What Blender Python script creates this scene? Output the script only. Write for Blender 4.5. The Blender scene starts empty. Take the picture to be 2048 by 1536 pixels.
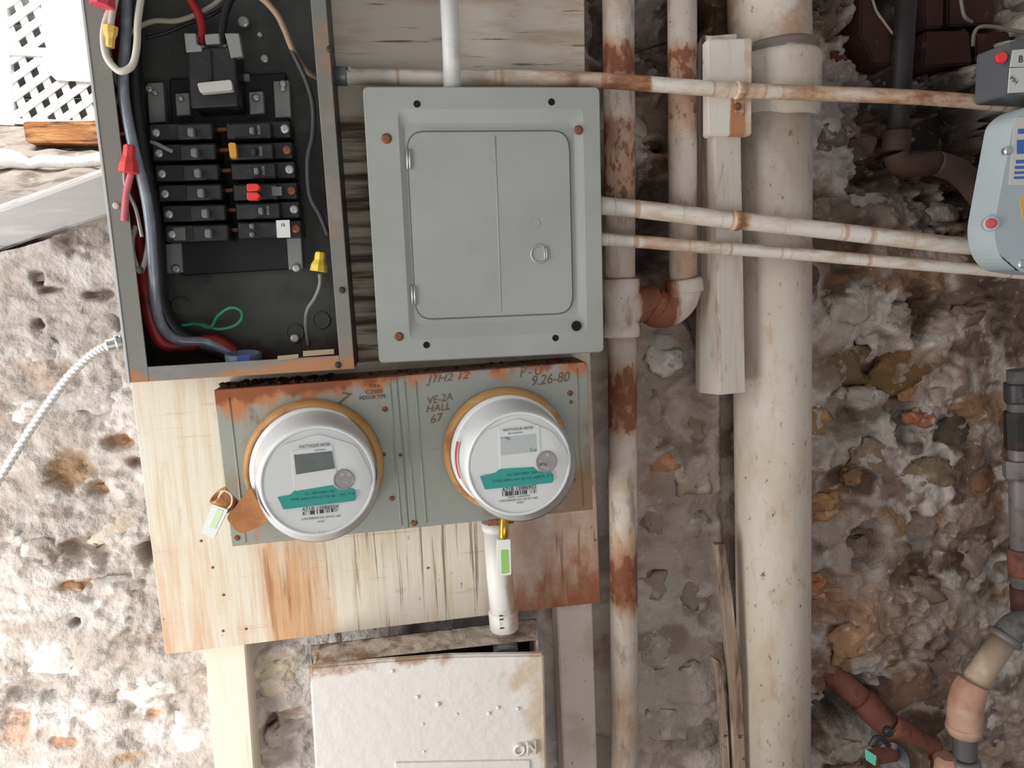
import bpy, bmesh, math, random
import numpy as np
from mathutils import Vector, Matrix, noise as mnoise
random.seed(7)
C = bpy.context.scene.collection
sc = bpy.context.scene
V = Vector

# ------------------------------------------------------------------ camera
CAM = V((0.0, -1.15, 0.0)); F = 1480.0
def rot():
    rx, ry, rz = math.radians(-8.294), math.radians(-8.004), math.radians(2.706)
    Rz = Matrix.Rotation(ry, 3, 'Z'); Rx = Matrix.Rotation(rx, 3, 'X'); Rr = Matrix.Rotation(rz, 3, 'Y')
    return Rz @ Rx @ Rr
R3 = rot()
cd = bpy.data.cameras.new('camera'); cam = bpy.data.objects.new('camera', cd); C.objects.link(cam)
cd.sensor_width = 36.0; cd.lens = F / 2048 * 36.0; cd.clip_start = 0.01
m = Matrix((R3.col[0], R3.col[2], -R3.col[1])).transposed().to_4x4(); m.translation = CAM
cam.matrix_world = m
sc.camera = cam

# ------------------------------------------------------------------ light and exposure
w = bpy.data.worlds.new('world'); sc.world = w; w.use_nodes = True
w.node_tree.nodes['Background'].inputs[0].default_value = (0.97, 0.98, 1.0, 1)
w.node_tree.nodes['Background'].inputs[1].default_value = 0.34
def area(name, loc, target, size, power, col=(1, 1, 1), sy=None):
    l = bpy.data.lights.new(name, 'AREA'); l.energy = power; l.size = size; l.color = col
    if sy: l.shape = 'RECTANGLE'; l.size_y = sy
    o = bpy.data.objects.new(name, l); C.objects.link(o); o.location = loc
    o.rotation_euler = (V(target) - V(loc)).to_track_quat('-Z', 'Y').to_euler()
    return o
area('daylight_doorway_left', (-1.65, -0.85, 0.05), (-0.3, 0.0, -0.15), 1.0, 30.0, (1.0, 0.995, 0.985), 2.0)
area('daylight_low_left', (-1.0, -0.62, -1.02), (-0.45, 0.0, -0.6), 0.5, 12.0, (1.0, 0.995, 0.985))
area('daylight_low_front', (0.25, -1.9, -0.95), (0.2, 0.0, -0.05), 1.4, 13.0, (1.0, 1.0, 1.0))
area('daylight_yard', (-1.0, 0.25, 1.3), (-0.85, 0.95, 0.35), 0.7, 34.0, (1.0, 0.995, 0.985))
sc.view_settings.view_transform = 'Standard'; sc.view_settings.look = 'None'
sc.view_settings.exposure = 0.0; sc.view_settings.gamma = 1.0; sc.view_settings.use_curve_mapping = False

# ------------------------------------------------------------------ helpers
def ray(px, py):
    return R3 @ V(((px - 1024) / F, 1.0, (768 - py) / F))
def P(px, py, d):
    """point of the photograph at distance d in front of the masonry plane y = 0"""
    r = ray(px, py); return CAM + r * ((-d - CAM.y) / r.y)
def PP(px, py, o, n):
    r = ray(px, py); return CAM + r * ((o - CAM).dot(n) / r.dot(n))
def S(px, py, d):
    """metres per pixel there"""
    return (P(px, py, d) - CAM).dot(R3.col[1]) / F
def zof(px, py, d=0.05): return P(px, py, d).z
def srgb(r, g, b):
    f = lambda c: (c / 255 / 12.92) if c <= 10 else ((c / 255 + 0.055) / 1.055) ** 2.4
    return (f(r), f(g), f(b), 1.0)

class B:
    def __init__(s): s.bm = bmesh.new()
    def face(s, pts):
        return s.bm.faces.new([s.bm.verts.new(p) for p in pts])
    def prism(s, pts, vec, bev=0.0, seg=2):
        """closed prism: polygon pts (front), extruded by vec"""
        vec = V(vec); n = len(pts); t = bmesh.new()
        a = [t.verts.new(p) for p in pts]; b = [t.verts.new(V(p) + vec) for p in pts]
        t.faces.new(a); t.faces.new(b[::-1])
        for i in range(n): t.faces.new((a[i], b[i], b[(i + 1) % n], a[(i + 1) % n]))
        bmesh.ops.recalc_face_normals(t, faces=t.faces)
        if bev: bmesh.ops.bevel(t, geom=list(t.edges), offset=bev, segments=seg, affect='EDGES', clamp_overlap=True)
        s.add(t); return s
    def box(s, c, hx, hy, hz, bev=0.0):
        c = V(c); hx, hy, hz = V(hx), V(hy), V(hz)
        return s.prism([c - hx - hz + hy * -1, c + hx - hz - hy, c + hx + hz - hy, c - hx + hz - hy], hy * 2, bev)
    def add(s, t):
        mp = {}
        for v in t.verts: mp[v] = s.bm.verts.new(v.co)
        for f in t.faces:
            g = s.bm.faces.new([mp[v] for v in f.verts]); g.smooth = f.smooth
        t.free()
    def tube(s, pts, r, n=12, sub=6, cap=True, smooth=True):
        pts = [V(p) for p in pts]; rs = r if isinstance(r, (list, tuple)) else [r] * len(pts)
        if sub > 1 and len(pts) > 2:
            q, rr = [], []
            for i in range(len(pts) - 1):
                p0 = pts[max(i - 1, 0)]; p1 = pts[i]; p2 = pts[i + 1]; p3 = pts[min(i + 2, len(pts) - 1)]
                for k in range(sub):
                    t = k / sub
                    q.append(0.5 * ((2 * p1) + (p2 - p0) * t + (2 * p0 - 5 * p1 + 4 * p2 - p3) * t * t + (3 * p1 - p0 - 3 * p2 + p3) * t ** 3))
                    rr.append(rs[i] * (1 - t) + rs[i + 1] * t)
            q.append(pts[-1]); rr.append(rs[-1]); pts, rs = q, rr
        T = [(pts[min(i + 1, len(pts) - 1)] - pts[max(i - 1, 0)]).normalized() for i in range(len(pts))]
        u = T[0].orthogonal().normalized(); rings = []
        for i, p in enumerate(pts):
            u = (u - T[i] * u.dot(T[i])).normalized(); v = T[i].cross(u)
            rings.append([s.bm.verts.new(p + (u * math.cos(a) + v * math.sin(a)) * rs[i]) for a in (2 * math.pi * k / n for k in range(n))])
        for a, b in zip(rings, rings[1:]):
            for k in range(n):
                f = s.bm.faces.new((a[k], a[(k + 1) % n], b[(k + 1) % n], b[k])); f.smooth = smooth
        if cap:
            s.bm.faces.new(rings[0][::-1]); s.bm.faces.new(rings[-1])
        return s
    def lathe(s, o, ax, prof, n=48, up=None, smooth=True, cap=True, a0=0, a1=2 * math.pi):
        """profile (radius, height) around axis ax from o"""
        o = V(o); ax = V(ax).normalized(); u = (V(up) if up else ax.orthogonal()); u = (u - ax * u.dot(ax)).normalized(); v = ax.cross(u)
        full = abs(a1 - a0) > 6.28; m_ = n if full else n + 1
        rings = [[s.bm.verts.new(o + ax * h + (u * math.cos(a0 + (a1 - a0) * k / n) + v * math.sin(a0 + (a1 - a0) * k / n)) * r) for k in range(m_)] for r, h in prof]
        for a, b in zip(rings, rings[1:]):
            for k in range(n):
                f = s.bm.faces.new((a[k], a[(k + 1) % m_], b[(k + 1) % m_], b[k])); f.smooth = smooth
        if cap and full:
            s.bm.faces.new(rings[0][::-1]); s.bm.faces.new(rings[-1])
        return s
    def disc(s, o, ax, r, h=0.001, n=20):
        return s.lathe(o, ax, [(r, 0), (r, h)], n, smooth=False)

def wloc(o):
    v = V((0, 0, 0))
    while o: v += o.location; o = o.parent
    return v
def obj(name, b, mat, parent=None, smooth=None, loc=None):
    """link a builder's mesh (built in world coordinates) as ONE object"""
    bm = b.bm
    bmesh.ops.recalc_face_normals(bm, faces=bm.faces)
    base = wloc(parent)
    if parent is None:
        if loc is None:
            cs = [v.co for v in bm.verts]
            loc = V((sum(c.x for c in cs) / len(cs), max(c.y for c in cs), min(c.z for c in cs)))
        base = V(loc)
    for v in bm.verts: v.co -= base
    me = bpy.data.meshes.new(name); bm.to_mesh(me); bm.free()
    if smooth:
        for p in me.polygons: p.use_smooth = True
    me.materials.append(mat)
    o = bpy.data.objects.new(name, me); C.objects.link(o)
    if parent: o.parent = parent
    else: o.location = base
    return o
def tag(o, label=None, cat=None, group=None, kind=None):
    if label: o['label'] = label
    if cat: o['category'] = cat
    if group: o['group'] = group
    if kind: o['kind'] = kind
    return o
def thing(name, label, cat, loc, group=None):
    o = bpy.data.objects.new(name, None); C.objects.link(o); o.location = loc; o.empty_display_size = 0.02
    return tag(o, label, cat, group)
def text(name, s, o, right, up, h, mat, parent, width=None, shear=0.0, thick=0.0002, center=True, bold=0.0):
    fc = bpy.data.curves.new('t', 'FONT'); fc.body = s; fc.size = 1.0; fc.shear = shear; fc.extrude = 0.0; fc.resolution_u = 3
    fc.offset = bold
    to = bpy.data.objects.new('t', fc); me = bpy.data.meshes.new_from_object(to)
    bpy.data.objects.remove(to); bpy.data.curves.remove(fc)
    xs = [v.co.x for v in me.vertices]; ys = [v.co.y for v in me.vertices]
    x0, x1, y0, y1 = min(xs), max(xs), min(ys), max(ys)
    ky = h / (y1 - y0); kx = width / (x1 - x0) if width else ky
    right = V(right).normalized(); up = V(up).normalized(); nn = right.cross(up)
    b = B(); b.bm.from_mesh(me); bpy.data.meshes.remove(me)
    cx = (x0 + x1) / 2 if center else x0; cy = (y0 + y1) / 2
    for v in b.bm.verts: v.co = V(o) + right * (v.co.x - cx) * kx + up * (v.co.y - cy) * ky
    r = bmesh.ops.extrude_face_region(b.bm, geom=list(b.bm.faces))
    for e in r['geom']:
        if isinstance(e, bmesh.types.BMVert): e.co += nn * thick
    return obj(name, b, mat, parent)
def rpoly(pts, r, n=5):
    """2-D polygon with rounded corners"""
    out = []; N = len(pts)
    for i in range(N):
        p = V(pts[i] + (0,)) if len(pts[i]) == 2 else V(pts[i]); a = V(tuple(pts[i - 1][:2]) + (0,)); c = V(tuple(pts[(i + 1) % N][:2]) + (0,))
        ri = r[i] if isinstance(r, (list, tuple)) else r
        p = V((pts[i][0], pts[i][1], 0)); d1 = (a - p).normalized(); d2 = (c - p).normalized()
        p1 = p + d1 * ri; p2 = p + d2 * ri
        for k in range(n + 1):
            t = k / n; q = p1 * (1 - t) ** 2 + p * 2 * t * (1 - t) + p2 * t * t
            out.append((q.x, q.y))
    return out
def px(pts, d): return [P(x, y, d) for x, y in pts]

# ------------------------------------------------------------------ materials
def M(name, base, rough=0.6, metal=0.0, layers=(), bump=None, spec=0.4, attr=None):
    """layers: dict c, s (scale or 3-tuple), lo, hi, det, amp, ramp=(axis, a, b, [(pos, val)..]), fac"""
    mt = bpy.data.materials.new(name); mt.use_nodes = True; nt = mt.node_tree; N = nt.nodes; L = nt.links
    bs = N['Principled BSDF']; bs.inputs['Roughness'].default_value = rough; bs.inputs['Metallic'].default_value = metal
    bs.inputs['Specular IOR Level'].default_value = spec
    geo = N.new('ShaderNodeNewGeometry')
    def mapped(sv):
        mp = N.new('ShaderNodeMapping'); L.new(geo.outputs['Position'], mp.inputs['Vector'])
        mp.inputs['Scale'].default_value = sv if isinstance(sv, (tuple, list)) else (sv, sv, sv); return mp
    if attr:
        a = N.new('ShaderNodeAttribute'); a.attribute_name = attr; cur = a.outputs['Color']
    else:
        rgb = N.new('ShaderNodeRGB'); rgb.outputs[0].default_value = base; cur = rgb.outputs[0]
    for i, l in enumerate(layers):
        mp = mapped(l['s']); mp.inputs['Location'].default_value = (3.7 * i + 1.3, 1.9 * i, 5.1 * i)
        if l.get('k') == 'voronoi':
            nz = N.new('ShaderNodeTexVoronoi'); L.new(mp.outputs[0], nz.inputs['Vector']); nz.inputs['Scale'].default_value = 1; val = nz.outputs['Distance']
        else:
            nz = N.new('ShaderNodeTexNoise'); L.new(mp.outputs[0], nz.inputs['Vector']); nz.inputs['Scale'].default_value = 1
            nz.inputs['Detail'].default_value = l.get('det', 5); nz.inputs['Roughness'].default_value = l.get('r', 0.6)
            nz.inputs['Distortion'].default_value = l.get('dist', 0.0); val = nz.outputs[0]
        if 'up' in l:
            sn = N.new('ShaderNodeSeparateXYZ'); L.new(geo.outputs['Normal'], sn.inputs[0])
            mu = N.new('ShaderNodeMath'); mu.operation = 'MULTIPLY_ADD'; L.new(sn.outputs[2], mu.inputs[0]); mu.inputs[1].default_value = l['up']; L.new(val, mu.inputs[2]); val = mu.outputs[0]
        for rp in ([l['ramp']] if 'ramp' in l else []) + ([l['ramp2']] if 'ramp2' in l else []):
            sx = N.new('ShaderNodeSeparateXYZ'); L.new(geo.outputs['Position'], sx.inputs[0])
            mr = N.new('ShaderNodeMapRange'); L.new(sx.outputs['XYZ'.index(rp[0])], mr.inputs[0])
            mr.inputs[1].default_value = rp[1]; mr.inputs[2].default_value = rp[2]
            cr = N.new('ShaderNodeValToRGB'); L.new(mr.outputs[0], cr.inputs[0]); el = cr.color_ramp.elements
            while len(el) > 1: el.remove(el[-1])
            for k, (p_, v_) in enumerate(rp[3]):
                e = el[0] if k == 0 else el.new(p_)
                e.position = p_; e.color = (v_, v_, v_, 1)
            ml = N.new('ShaderNodeMath'); ml.operation = 'MULTIPLY_ADD'; L.new(cr.outputs[0], ml.inputs[0])
            ml.inputs[1].default_value = 1.0; L.new(val, ml.inputs[2])
            sb = N.new('ShaderNodeMath'); sb.operation = 'SUBTRACT'; L.new(ml.outputs[0], sb.inputs[0]); sb.inputs[1].default_value = 0.5
            val = sb.outputs[0]
        mr = N.new('ShaderNodeMapRange'); mr.interpolation_type = 'SMOOTHSTEP'; L.new(val, mr.inputs[0])
        mr.inputs[1].default_value = l['lo']; mr.inputs[2].default_value = l['hi']; mr.inputs[4].default_value = l.get('fac', 1.0)
        mx = N.new('ShaderNodeMix'); mx.data_type = 'RGBA'; mx.blend_type = l.get('mode', 'MIX')
        L.new(mr.outputs[0], mx.inputs[0]); L.new(cur, mx.inputs[6]); mx.inputs[7].default_value = l['c']; cur = mx.outputs[2]
    L.new(cur, bs.inputs['Base Color'])
    if bump:
        mp = mapped(bump[0]); nz = N.new('ShaderNodeTexNoise'); nz.inputs['Scale'].default_value = 1; nz.inputs['Detail'].default_value = 6
        L.new(mp.outputs[0], nz.inputs['Vector']); bp = N.new('ShaderNodeBump'); bp.inputs['Strength'].default_value = bump[1]
        bp.inputs['Distance'].default_value = bump[2] if len(bump) > 2 else 0.002
        L.new(nz.outputs[0], bp.inputs['Height']); L.new(bp.outputs[0], bs.inputs['Normal'])
    return mt
RUST = srgb(128, 66, 36); RUSTO = srgb(176, 104, 48); RUSTD = srgb(84, 44, 28); DIRT = srgb(92, 74, 58); BLK = srgb(14, 14, 15)
def ly(c, s, lo, hi, **k): return dict(c=c, s=s, lo=lo, hi=hi, **k)

mPaintPipe = lambda name, ramp, base=(206, 192, 178): M(name, srgb(*base), 0.6, 0, [
    ly(srgb(178, 150, 124), 14, 0.45, 0.7, fac=0.7), ly(srgb(132, 102, 78), (50, 50, 16), 0.52, 0.68, fac=0.6), ly(srgb(224, 214, 202), (30, 30, 8), 0.55, 0.7, fac=0.5),
    ly(srgb(184, 132, 90), (22, 22, 10), 0.30, 0.80, ramp=ramp, fac=0.8), ly(srgb(146, 92, 66), (26, 26, 12), 0.46, 0.92, ramp=ramp, fac=0.9), ly(srgb(116, 66, 46), (50, 50, 24), 0.60, 0.90, ramp=ramp, fac=0.6),
    ly(srgb(124, 70, 46), (70, 70, 40), 0.60, 0.70, ramp=ramp, fac=0.85), ly(srgb(60, 38, 28), 160, 0.65, 0.71, fac=0.8)], bump=(90, 0.5, 0.002))
def yramp(x, d, y0, y1, stops):
    """rust amount along a vertical pipe, stops given as photo rows"""
    a, b = zof(x, y1, d), zof(x, y0, d)
    return ('Z', a, b, sorted([((zof(x, y, d) - a) / (b - a), v) for y, v in stops]))
def xramp(y, d, x0, x1, stops):
    a, b = P(x0, y, d).x, P(x1, y, d).x
    return ('X', a, b, sorted([((P(x, y, d).x - a) / (b - a), v) for x, v in stops]))

# ------------------------------------------------------------------ numpy noise for the masonry
def _hash(ix, iz, seed):
    h = (ix.astype(np.int64) * 374761393 + iz.astype(np.int64) * 668265263 + seed * 1442695041) & 0x7fffffff
    h = ((h ^ (h >> 13)) * 1274126177) & 0x7fffffff
    return ((h ^ (h >> 16)) & 0xffff) / 65535.0
def vnoise(x, z, seed):
    ix, iz = np.floor(x), np.floor(z); fx, fz = x - ix, z - iz
    fx = fx * fx * fx * (fx * (fx * 6 - 15) + 10); fz = fz * fz * fz * (fz * (fz * 6 - 15) + 10)
    a, b, c, d = _hash(ix, iz, seed), _hash(ix + 1, iz, seed), _hash(ix, iz + 1, seed), _hash(ix + 1, iz + 1, seed)
    return (a * (1 - fx) + b * fx) * (1 - fz) + (c * (1 - fx) + d * fx) * fz
def fbm(x, z, seed, o=5, g=0.5):
    s = 0; a = 1; t = 0
    for k in range(o):
        s = s + a * vnoise(x * 2 ** k + 17.3 * k, z * 2 ** k + 9.1 * k, seed + k); t += a; a *= g
    return s / t
def ridge(x, z, seed, o=4):
    s = 0; a = 1; t = 0
    for k in range(o):
        s = s + a * (1 - np.abs(2 * vnoise(x * 2 ** k + 3.3 * k, z * 2 ** k, seed + k) - 1)); t += a; a *= 0.55
    return s / t
def voro(x, z, seed):
    ix, iz = np.floor(x), np.floor(z); d1 = np.full(x.shape, 9.0); d2 = d1.copy(); idv = np.zeros(x.shape)
    for i in (-1, 0, 1):
        for k in (-1, 0, 1):
            cx, cz = ix + i, iz + k
            dx = cx + 0.15 + 0.7 * _hash(cx, cz, seed) - x; dz = cz + 0.15 + 0.7 * _hash(cx, cz, seed + 5) - z
            dd = np.sqrt(dx * dx + dz * dz); hid = _hash(cx, cz, seed + 9)
            near = dd < d1
            d2 = np.where(near, d1, np.minimum(d2, dd)); idv = np.where(near, hid, idv); d1 = np.where(near, dd, d1)
    return d1, d2, idv
def sstep(a, b, x):
    t = np.clip((x - a) / (b - a), 0, 1); return t * t * (3 - 2 * t)

# ------------------------------------------------------------------ masonry wall
X0, X1, Z0, Z1, ST = -1.25, 1.45, -1.14, 0.72, 0.0036
xs = np.arange(X0, X1, ST); zs = np.arange(Z0, Z1, ST); GX, GZ = np.meshgrid(xs, zs)
def wallfield(GX, GZ):
    wx = GX + 0.035 * (fbm(GX * 9, GZ * 9, 3) - 0.5) * 2; wz = GZ + 0.035 * (fbm(GX * 9, GZ * 9, 33) - 0.5) * 2
    d1, d2, idv = voro(wx / 0.115, wz / 0.085, 21)
    edge = d2 - d1
    cover = fbm(GX * 5.5, GZ * 5.5, 71, 5)                    # how far mortar is smeared over the stones
    right = sstep(0.1, 0.5, GX)
    bare = sstep(0.50, 0.60, cover + 0.10 * right - 0.03) * sstep(0.05, 0.22, edge)
    left = 1 - sstep(-0.35, -0.05, GX)
    h = 0.014 * (idv - 0.4) * bare * (0.3 + 0.7 * right) + 0.006 * sstep(0.0, 0.35, edge) * right
    h = h + 0.05 * (fbm(GX * 3.6, GZ * 3.6, 5, 3) - 0.5) + (0.010 + 0.014 * right) * (fbm(GX * 13, GZ * 15, 8, 4, 0.5) - 0.5)
    rg = ridge(wx * 15, wz * 22, 13, 5)
    h = h + (0.008 + 0.006 * right) * (rg - 0.62) + 0.004 * (fbm(GX * 70, GZ * 70, 29, 3) - 0.5)
    flake = fbm(wx * 9 + 4, wz * 12, 61, 4)                    # plaster flakes with crisp borders
    h = h + 0.006 * (sstep(0.50, 0.53, flake) - 0.5) + 0.004 * (sstep(0.58, 0.60, flake) - 0.5)
    strk = ridge(wx * 11 + 2, wz * 34, 83, 4)
    h = h + 0.009 * left * (strk - 0.62) - 0.004 * left * sstep(0.52, 0.56, fbm(wx * 16, wz * 26, 87, 4))
    lump = sstep(0.56, 0.66, fbm(GX * 30, GZ * 40, 47, 3))
    h = h + 0.006 * lump * left * sstep(0.15, -0.35, GZ)
    pit = sstep(0.62, 0.74, fbm(GX * 10 + 3, GZ * 12, 91, 4))
    h = h - (0.008 + 0.012 * right) * pit
    return h, bare, idv, edge, cover, right, left, pit, lump
H, bare, idv, edge, cover, right, left, pit, lump = wallfield(GX, GZ)
def blob(px_, py_, rx, ry, soft=0.5, wob=0.35):
    p = P(px_, py_, 0.0); s = S(px_, py_, 0.0)
    dx = (GX - p.x) / (rx * s); dz = (GZ - p.z) / (ry * s)
    r = np.sqrt(dx * dx + dz * dz) + wob * 2.4 * (fbm(GX * 16, GZ * 20, 55) - 0.5) + 1.1 * (fbm(GX * 48, GZ * 62, 57, 4) - 0.5)
    return 1 - sstep(1 - soft, 1 + soft * 0.4, r)
col = np.zeros(GX.shape + (3,))
def lin(r, g, b): return np.array(srgb(r, g, b)[:3])
def paint(mask, c): 
    global col
    col = col * (1 - mask[..., None]) + mask[..., None] * c
n1 = fbm(GX * 7, GZ * 7, 101); n2 = fbm(GX * 24, GZ * 24, 111); n3 = fbm(GX * 60, GZ * 60, 121, 3)
col[:] = lin(208, 200, 192)
paint(sstep(0.45, 0.65, n1) * 0.5, lin(190, 178, 166))
paint(right * 0.75, lin(150, 134, 122))
rr = 0.12 + 0.88 * right
paint(sstep(0.5, 0.68, n2) * (0.15 + 0.45 * right), lin(150, 122, 100))
paint(bare * 0.9 * rr, lin(126, 100, 78))
for i, c in enumerate([(112, 88, 62), (138, 106, 78), (88, 68, 54), (122, 102, 88), (104, 96, 84), (136, 100, 78), (80, 60, 46)]):
    k = ((idv * 7).astype(int) == i).astype(float)
    paint(k * bare * 0.9 * rr, lin(*c))
paint(sstep(0.58, 0.70, fbm(GX * 11 + 5, GZ * 11, 131, 4)) * 0.75 * rr, lin(124, 88, 60))
paint(sstep(0.58, 0.68, fbm(GX * 9 + 8, GZ * 13, 141, 5)) * 0.8 * rr, lin(74, 56, 44))
paint(sstep(0.54, 0.62, fbm(GX * 10 - 8, GZ * 12, 151, 5)) * (0.5 + 0.15 * right), lin(204, 196, 188))
paint(pit * (0.2 + 0.4 * right), lin(104, 86, 72))
paint(sstep(0.60, 0.75, n3) * (0.15 + 0.25 * right), lin(110, 94, 82))
paint(lump * left * 0.4, lin(226, 220, 214))
paint(blob(1830, 180, 260, 260, 0.7) * 0.55, lin(92, 80, 74))  # weak light around the upper right hollow, painted into the wall colour
mid = sstep(0.22, 0.3, GX) * (1 - sstep(0.5, 0.56, GX)) * (1 - sstep(-0.06, 0.02, GZ))
paint(mid * 0.5, lin(166, 154, 144))
paint(left * sstep(0.50, 0.60, fbm(GX * 12 + 3, GZ * 34, 161, 4)) * 0.5, lin(166, 150, 138))
paint(left * sstep(-0.25, 0.0, GZ) * 0.35, lin(172, 164, 156))
paint(left * sstep(0.60, 0.68, fbm(GX * 30 + 3, GZ * 50, 171, 4)) * 0.25, lin(160, 130, 104))
# hollows (upper right ones with shade in their colour) and patches that can be told apart in the photograph
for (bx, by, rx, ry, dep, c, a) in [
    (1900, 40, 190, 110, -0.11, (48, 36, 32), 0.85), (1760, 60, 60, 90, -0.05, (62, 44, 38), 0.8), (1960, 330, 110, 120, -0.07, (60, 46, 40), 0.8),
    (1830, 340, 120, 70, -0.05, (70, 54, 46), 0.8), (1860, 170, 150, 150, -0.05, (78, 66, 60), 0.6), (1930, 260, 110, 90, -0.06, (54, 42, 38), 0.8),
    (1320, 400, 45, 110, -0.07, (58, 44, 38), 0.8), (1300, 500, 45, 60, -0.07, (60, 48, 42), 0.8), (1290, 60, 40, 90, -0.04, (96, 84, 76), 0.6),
    (1200, 50, 22, 130, -0.03, (96, 86, 78), 0.6), (1410, 30, 40, 45, -0.08, (52, 46, 44), 0.8), (1390, 620, 30, 60, -0.05, (80, 72, 66), 0.7),
    (1870, 620, 70, 50, -0.03, (66, 48, 40), 0.8), (1930, 870, 50, 40, -0.02, (70, 60, 50), 0.8), (1830, 830, 30, 60, -0.03, (74, 52, 40), 0.8),
    (1740, 1110, 40, 32, -0.035, (112, 98, 86), 0.7), (1720, 1080, 20, 25, -0.03, (72, 58, 48), 0.8), (1690, 1400, 90, 50, -0.06, (62, 50, 42), 0.8),
    (1410, 850, 40, 60, -0.02, (132, 120, 106), 0.5), (1320, 860, 40, 60, -0.012, (140, 120, 104), 0.5), (1370, 900, 60, 30, -0.01, (104, 88, 64), 0.6),
    (1700, 740, 90, 60, 0.0, (118, 96, 68), 0.7), (1850, 760, 110, 60, 0.0, (124, 88, 58), 0.6), (1950, 920, 90, 70, 0.0, (120, 98, 76), 0.5),
    (1690, 640, 60, 60, 0.012, (178, 170, 162), 0.6), (1800, 420, 100, 45, 0.01, (160, 152, 146), 0.6), (1750, 800, 55, 28, 0.015, (176, 168, 158), 0.9),
    (1660, 890, 60, 60, 0.008, (176, 162, 148), 0.7), (1760, 1260, 150, 90, 0.01, (150, 122, 104), 0.7), (1690, 1220, 70, 70, 0.008, (166, 124, 92), 0.6),
    (1900, 1250, 120, 90, 0.008, (158, 142, 128), 0.6), (1700, 1480, 90, 50, 0.02, (180, 172, 162), 0.6), (1950, 1040, 60, 60, 0.008, (160, 136, 120), 0.6),
    (1340, 700, 50, 40, 0.02, (176, 172, 168), 0.6), (1320, 1100, 80, 90, 0.0, (158, 144, 132), 0.4), (1380, 1420, 70, 110, 0.008, (170, 160, 150), 0.5),
    (1300, 950, 60, 60, 0.0, (150, 110, 84), 0.5), (1700, 180, 70, 80, 0.008, (128, 120, 114), 0.7),
    (120, 950, 38, 42, -0.018, (158, 124, 86), 0.85), (225, 885, 30, 18, -0.022, (160, 120, 86), 0.9), (180, 990, 26, 18, -0.018, (146, 116, 92), 0.85),
    (265, 930, 16, 12, -0.02, (130, 100, 80), 0.85), (150, 1110, 60, 34, -0.022, (130, 108, 84), 0.7), (285, 1115, 26, 24, -0.03, (84, 70, 60), 0.8),
    (250, 1150, 60, 40, -0.008, (160, 146, 130), 0.5), (130, 1180, 40, 16, -0.012, (178, 140, 108), 0.8), (300, 1440, 22, 14, -0.015, (190, 146, 104), 0.8),
    (120, 1490, 28, 14, -0.012, (170, 120, 82), 0.85), (25, 1470, 28, 40, -0.01, (186, 140, 106), 0.7), (250, 1528, 30, 12, -0.008, (186, 146, 104), 0.8),
    (60, 1400, 60, 20, -0.014, (150, 136, 126), 0.5), (180, 470, 70, 40, -0.02, (120, 104, 92), 0.7), (60, 555, 14, 14, -0.03, (92, 80, 70), 0.8),
    (85, 580, 24, 8, -0.018, (104, 88, 76), 0.8), (190, 590, 34, 10, -0.018, (110, 98, 88), 0.8), (60, 650, 10, 10, -0.02, (100, 88, 80), 0.8),
    (90, 760, 60, 40, 0.0, (176, 142, 112), 0.35), (245, 1290, 40, 18, -0.01, (170, 160, 150), 0.4), (140, 1260, 14, 14, -0.02, (120, 96, 76), 0.8),
    (560, 1340, 40, 40, 0.0, (200, 180, 150), 0.5), (540, 1470, 16, 40, -0.03, (120, 98, 84), 0.8), (575, 1430, 34, 12, -0.01, (176, 140, 112), 0.6)]:
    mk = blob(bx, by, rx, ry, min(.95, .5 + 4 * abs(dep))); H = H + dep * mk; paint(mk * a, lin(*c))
H = np.maximum(H - 0.012, -0.095 + 0.02 * (fbm(GX * 14, GZ * 14, 205) - 0.5))
calm = np.clip(0.18 * left + 0.5 * mid, 0, 0.6); Hs = 0.05 * (fbm(GX * 3.6, GZ * 3.6, 5, 3) - 0.5) - 0.012
H = H * (1 - calm) + Hs * calm
ax0, ax1 = P(1538, 0, 0.022), P(1546, 1536, 0.022)
cxl = ax0.x + (GZ - ax0.z) / (ax1.z - ax0.z) * (ax1.x - ax0.x)
ch = 1 - sstep(0.058, 0.074, np.abs(GX - cxl)); H = H * (1 - ch) + np.minimum(H, -0.045) * ch
cut = P(255, 440, 0.0); cz0, cz1 = P(0, 505, 0.0), P(213, 440, 0.0)
topz = cz0.z + (GX - cz0.x) * (cz1.z - cz0.z) / (cz1.x - cz0.x)
topz = np.where(GX < cut.x, topz + 0.012 * (fbm(GX * 20, GZ * 0 + 3, 7) - 0.5), 9.0)
nz_, nx_ = GX.shape
nv = nz_ * nx_; co = np.stack([GX, -H, np.minimum(GZ, topz)], -1)
ii = np.arange(nv).reshape(nz_, nx_)
quads = np.stack([ii[:-1, :-1], ii[:-1, 1:], ii[1:, 1:], ii[1:, :-1]], -1).reshape(-1, 4)
keep = (GZ[:-1, :-1] < topz[:-1, :-1] + 0.001).reshape(-1); quads = quads[keep]
me = bpy.data.meshes.new('wall_back'); me.vertices.add(nv); me.vertices.foreach_set('co', co.reshape(-1).astype(np.float32))
nq = len(quads); me.loops.add(nq * 4); me.loops.foreach_set('vertex_index', quads.reshape(-1).astype(np.int32))
me.polygons.add(nq); me.polygons.foreach_set('loop_start', np.arange(0, nq * 4, 4, dtype=np.int32)); me.polygons.foreach_set('loop_total', np.full(nq, 4, dtype=np.int32))
me.polygons.foreach_set('use_smooth', np.ones(nq, dtype=bool))
me.update(calc_edges=True); me.validate()
at = me.attributes.new('albedo', 'FLOAT_COLOR', 'POINT'); at.data.foreach_set('color', np.concatenate([np.clip(col, 0, 1), np.ones(GX.shape + (1,))], -1).reshape(-1).astype(np.float32))
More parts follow.
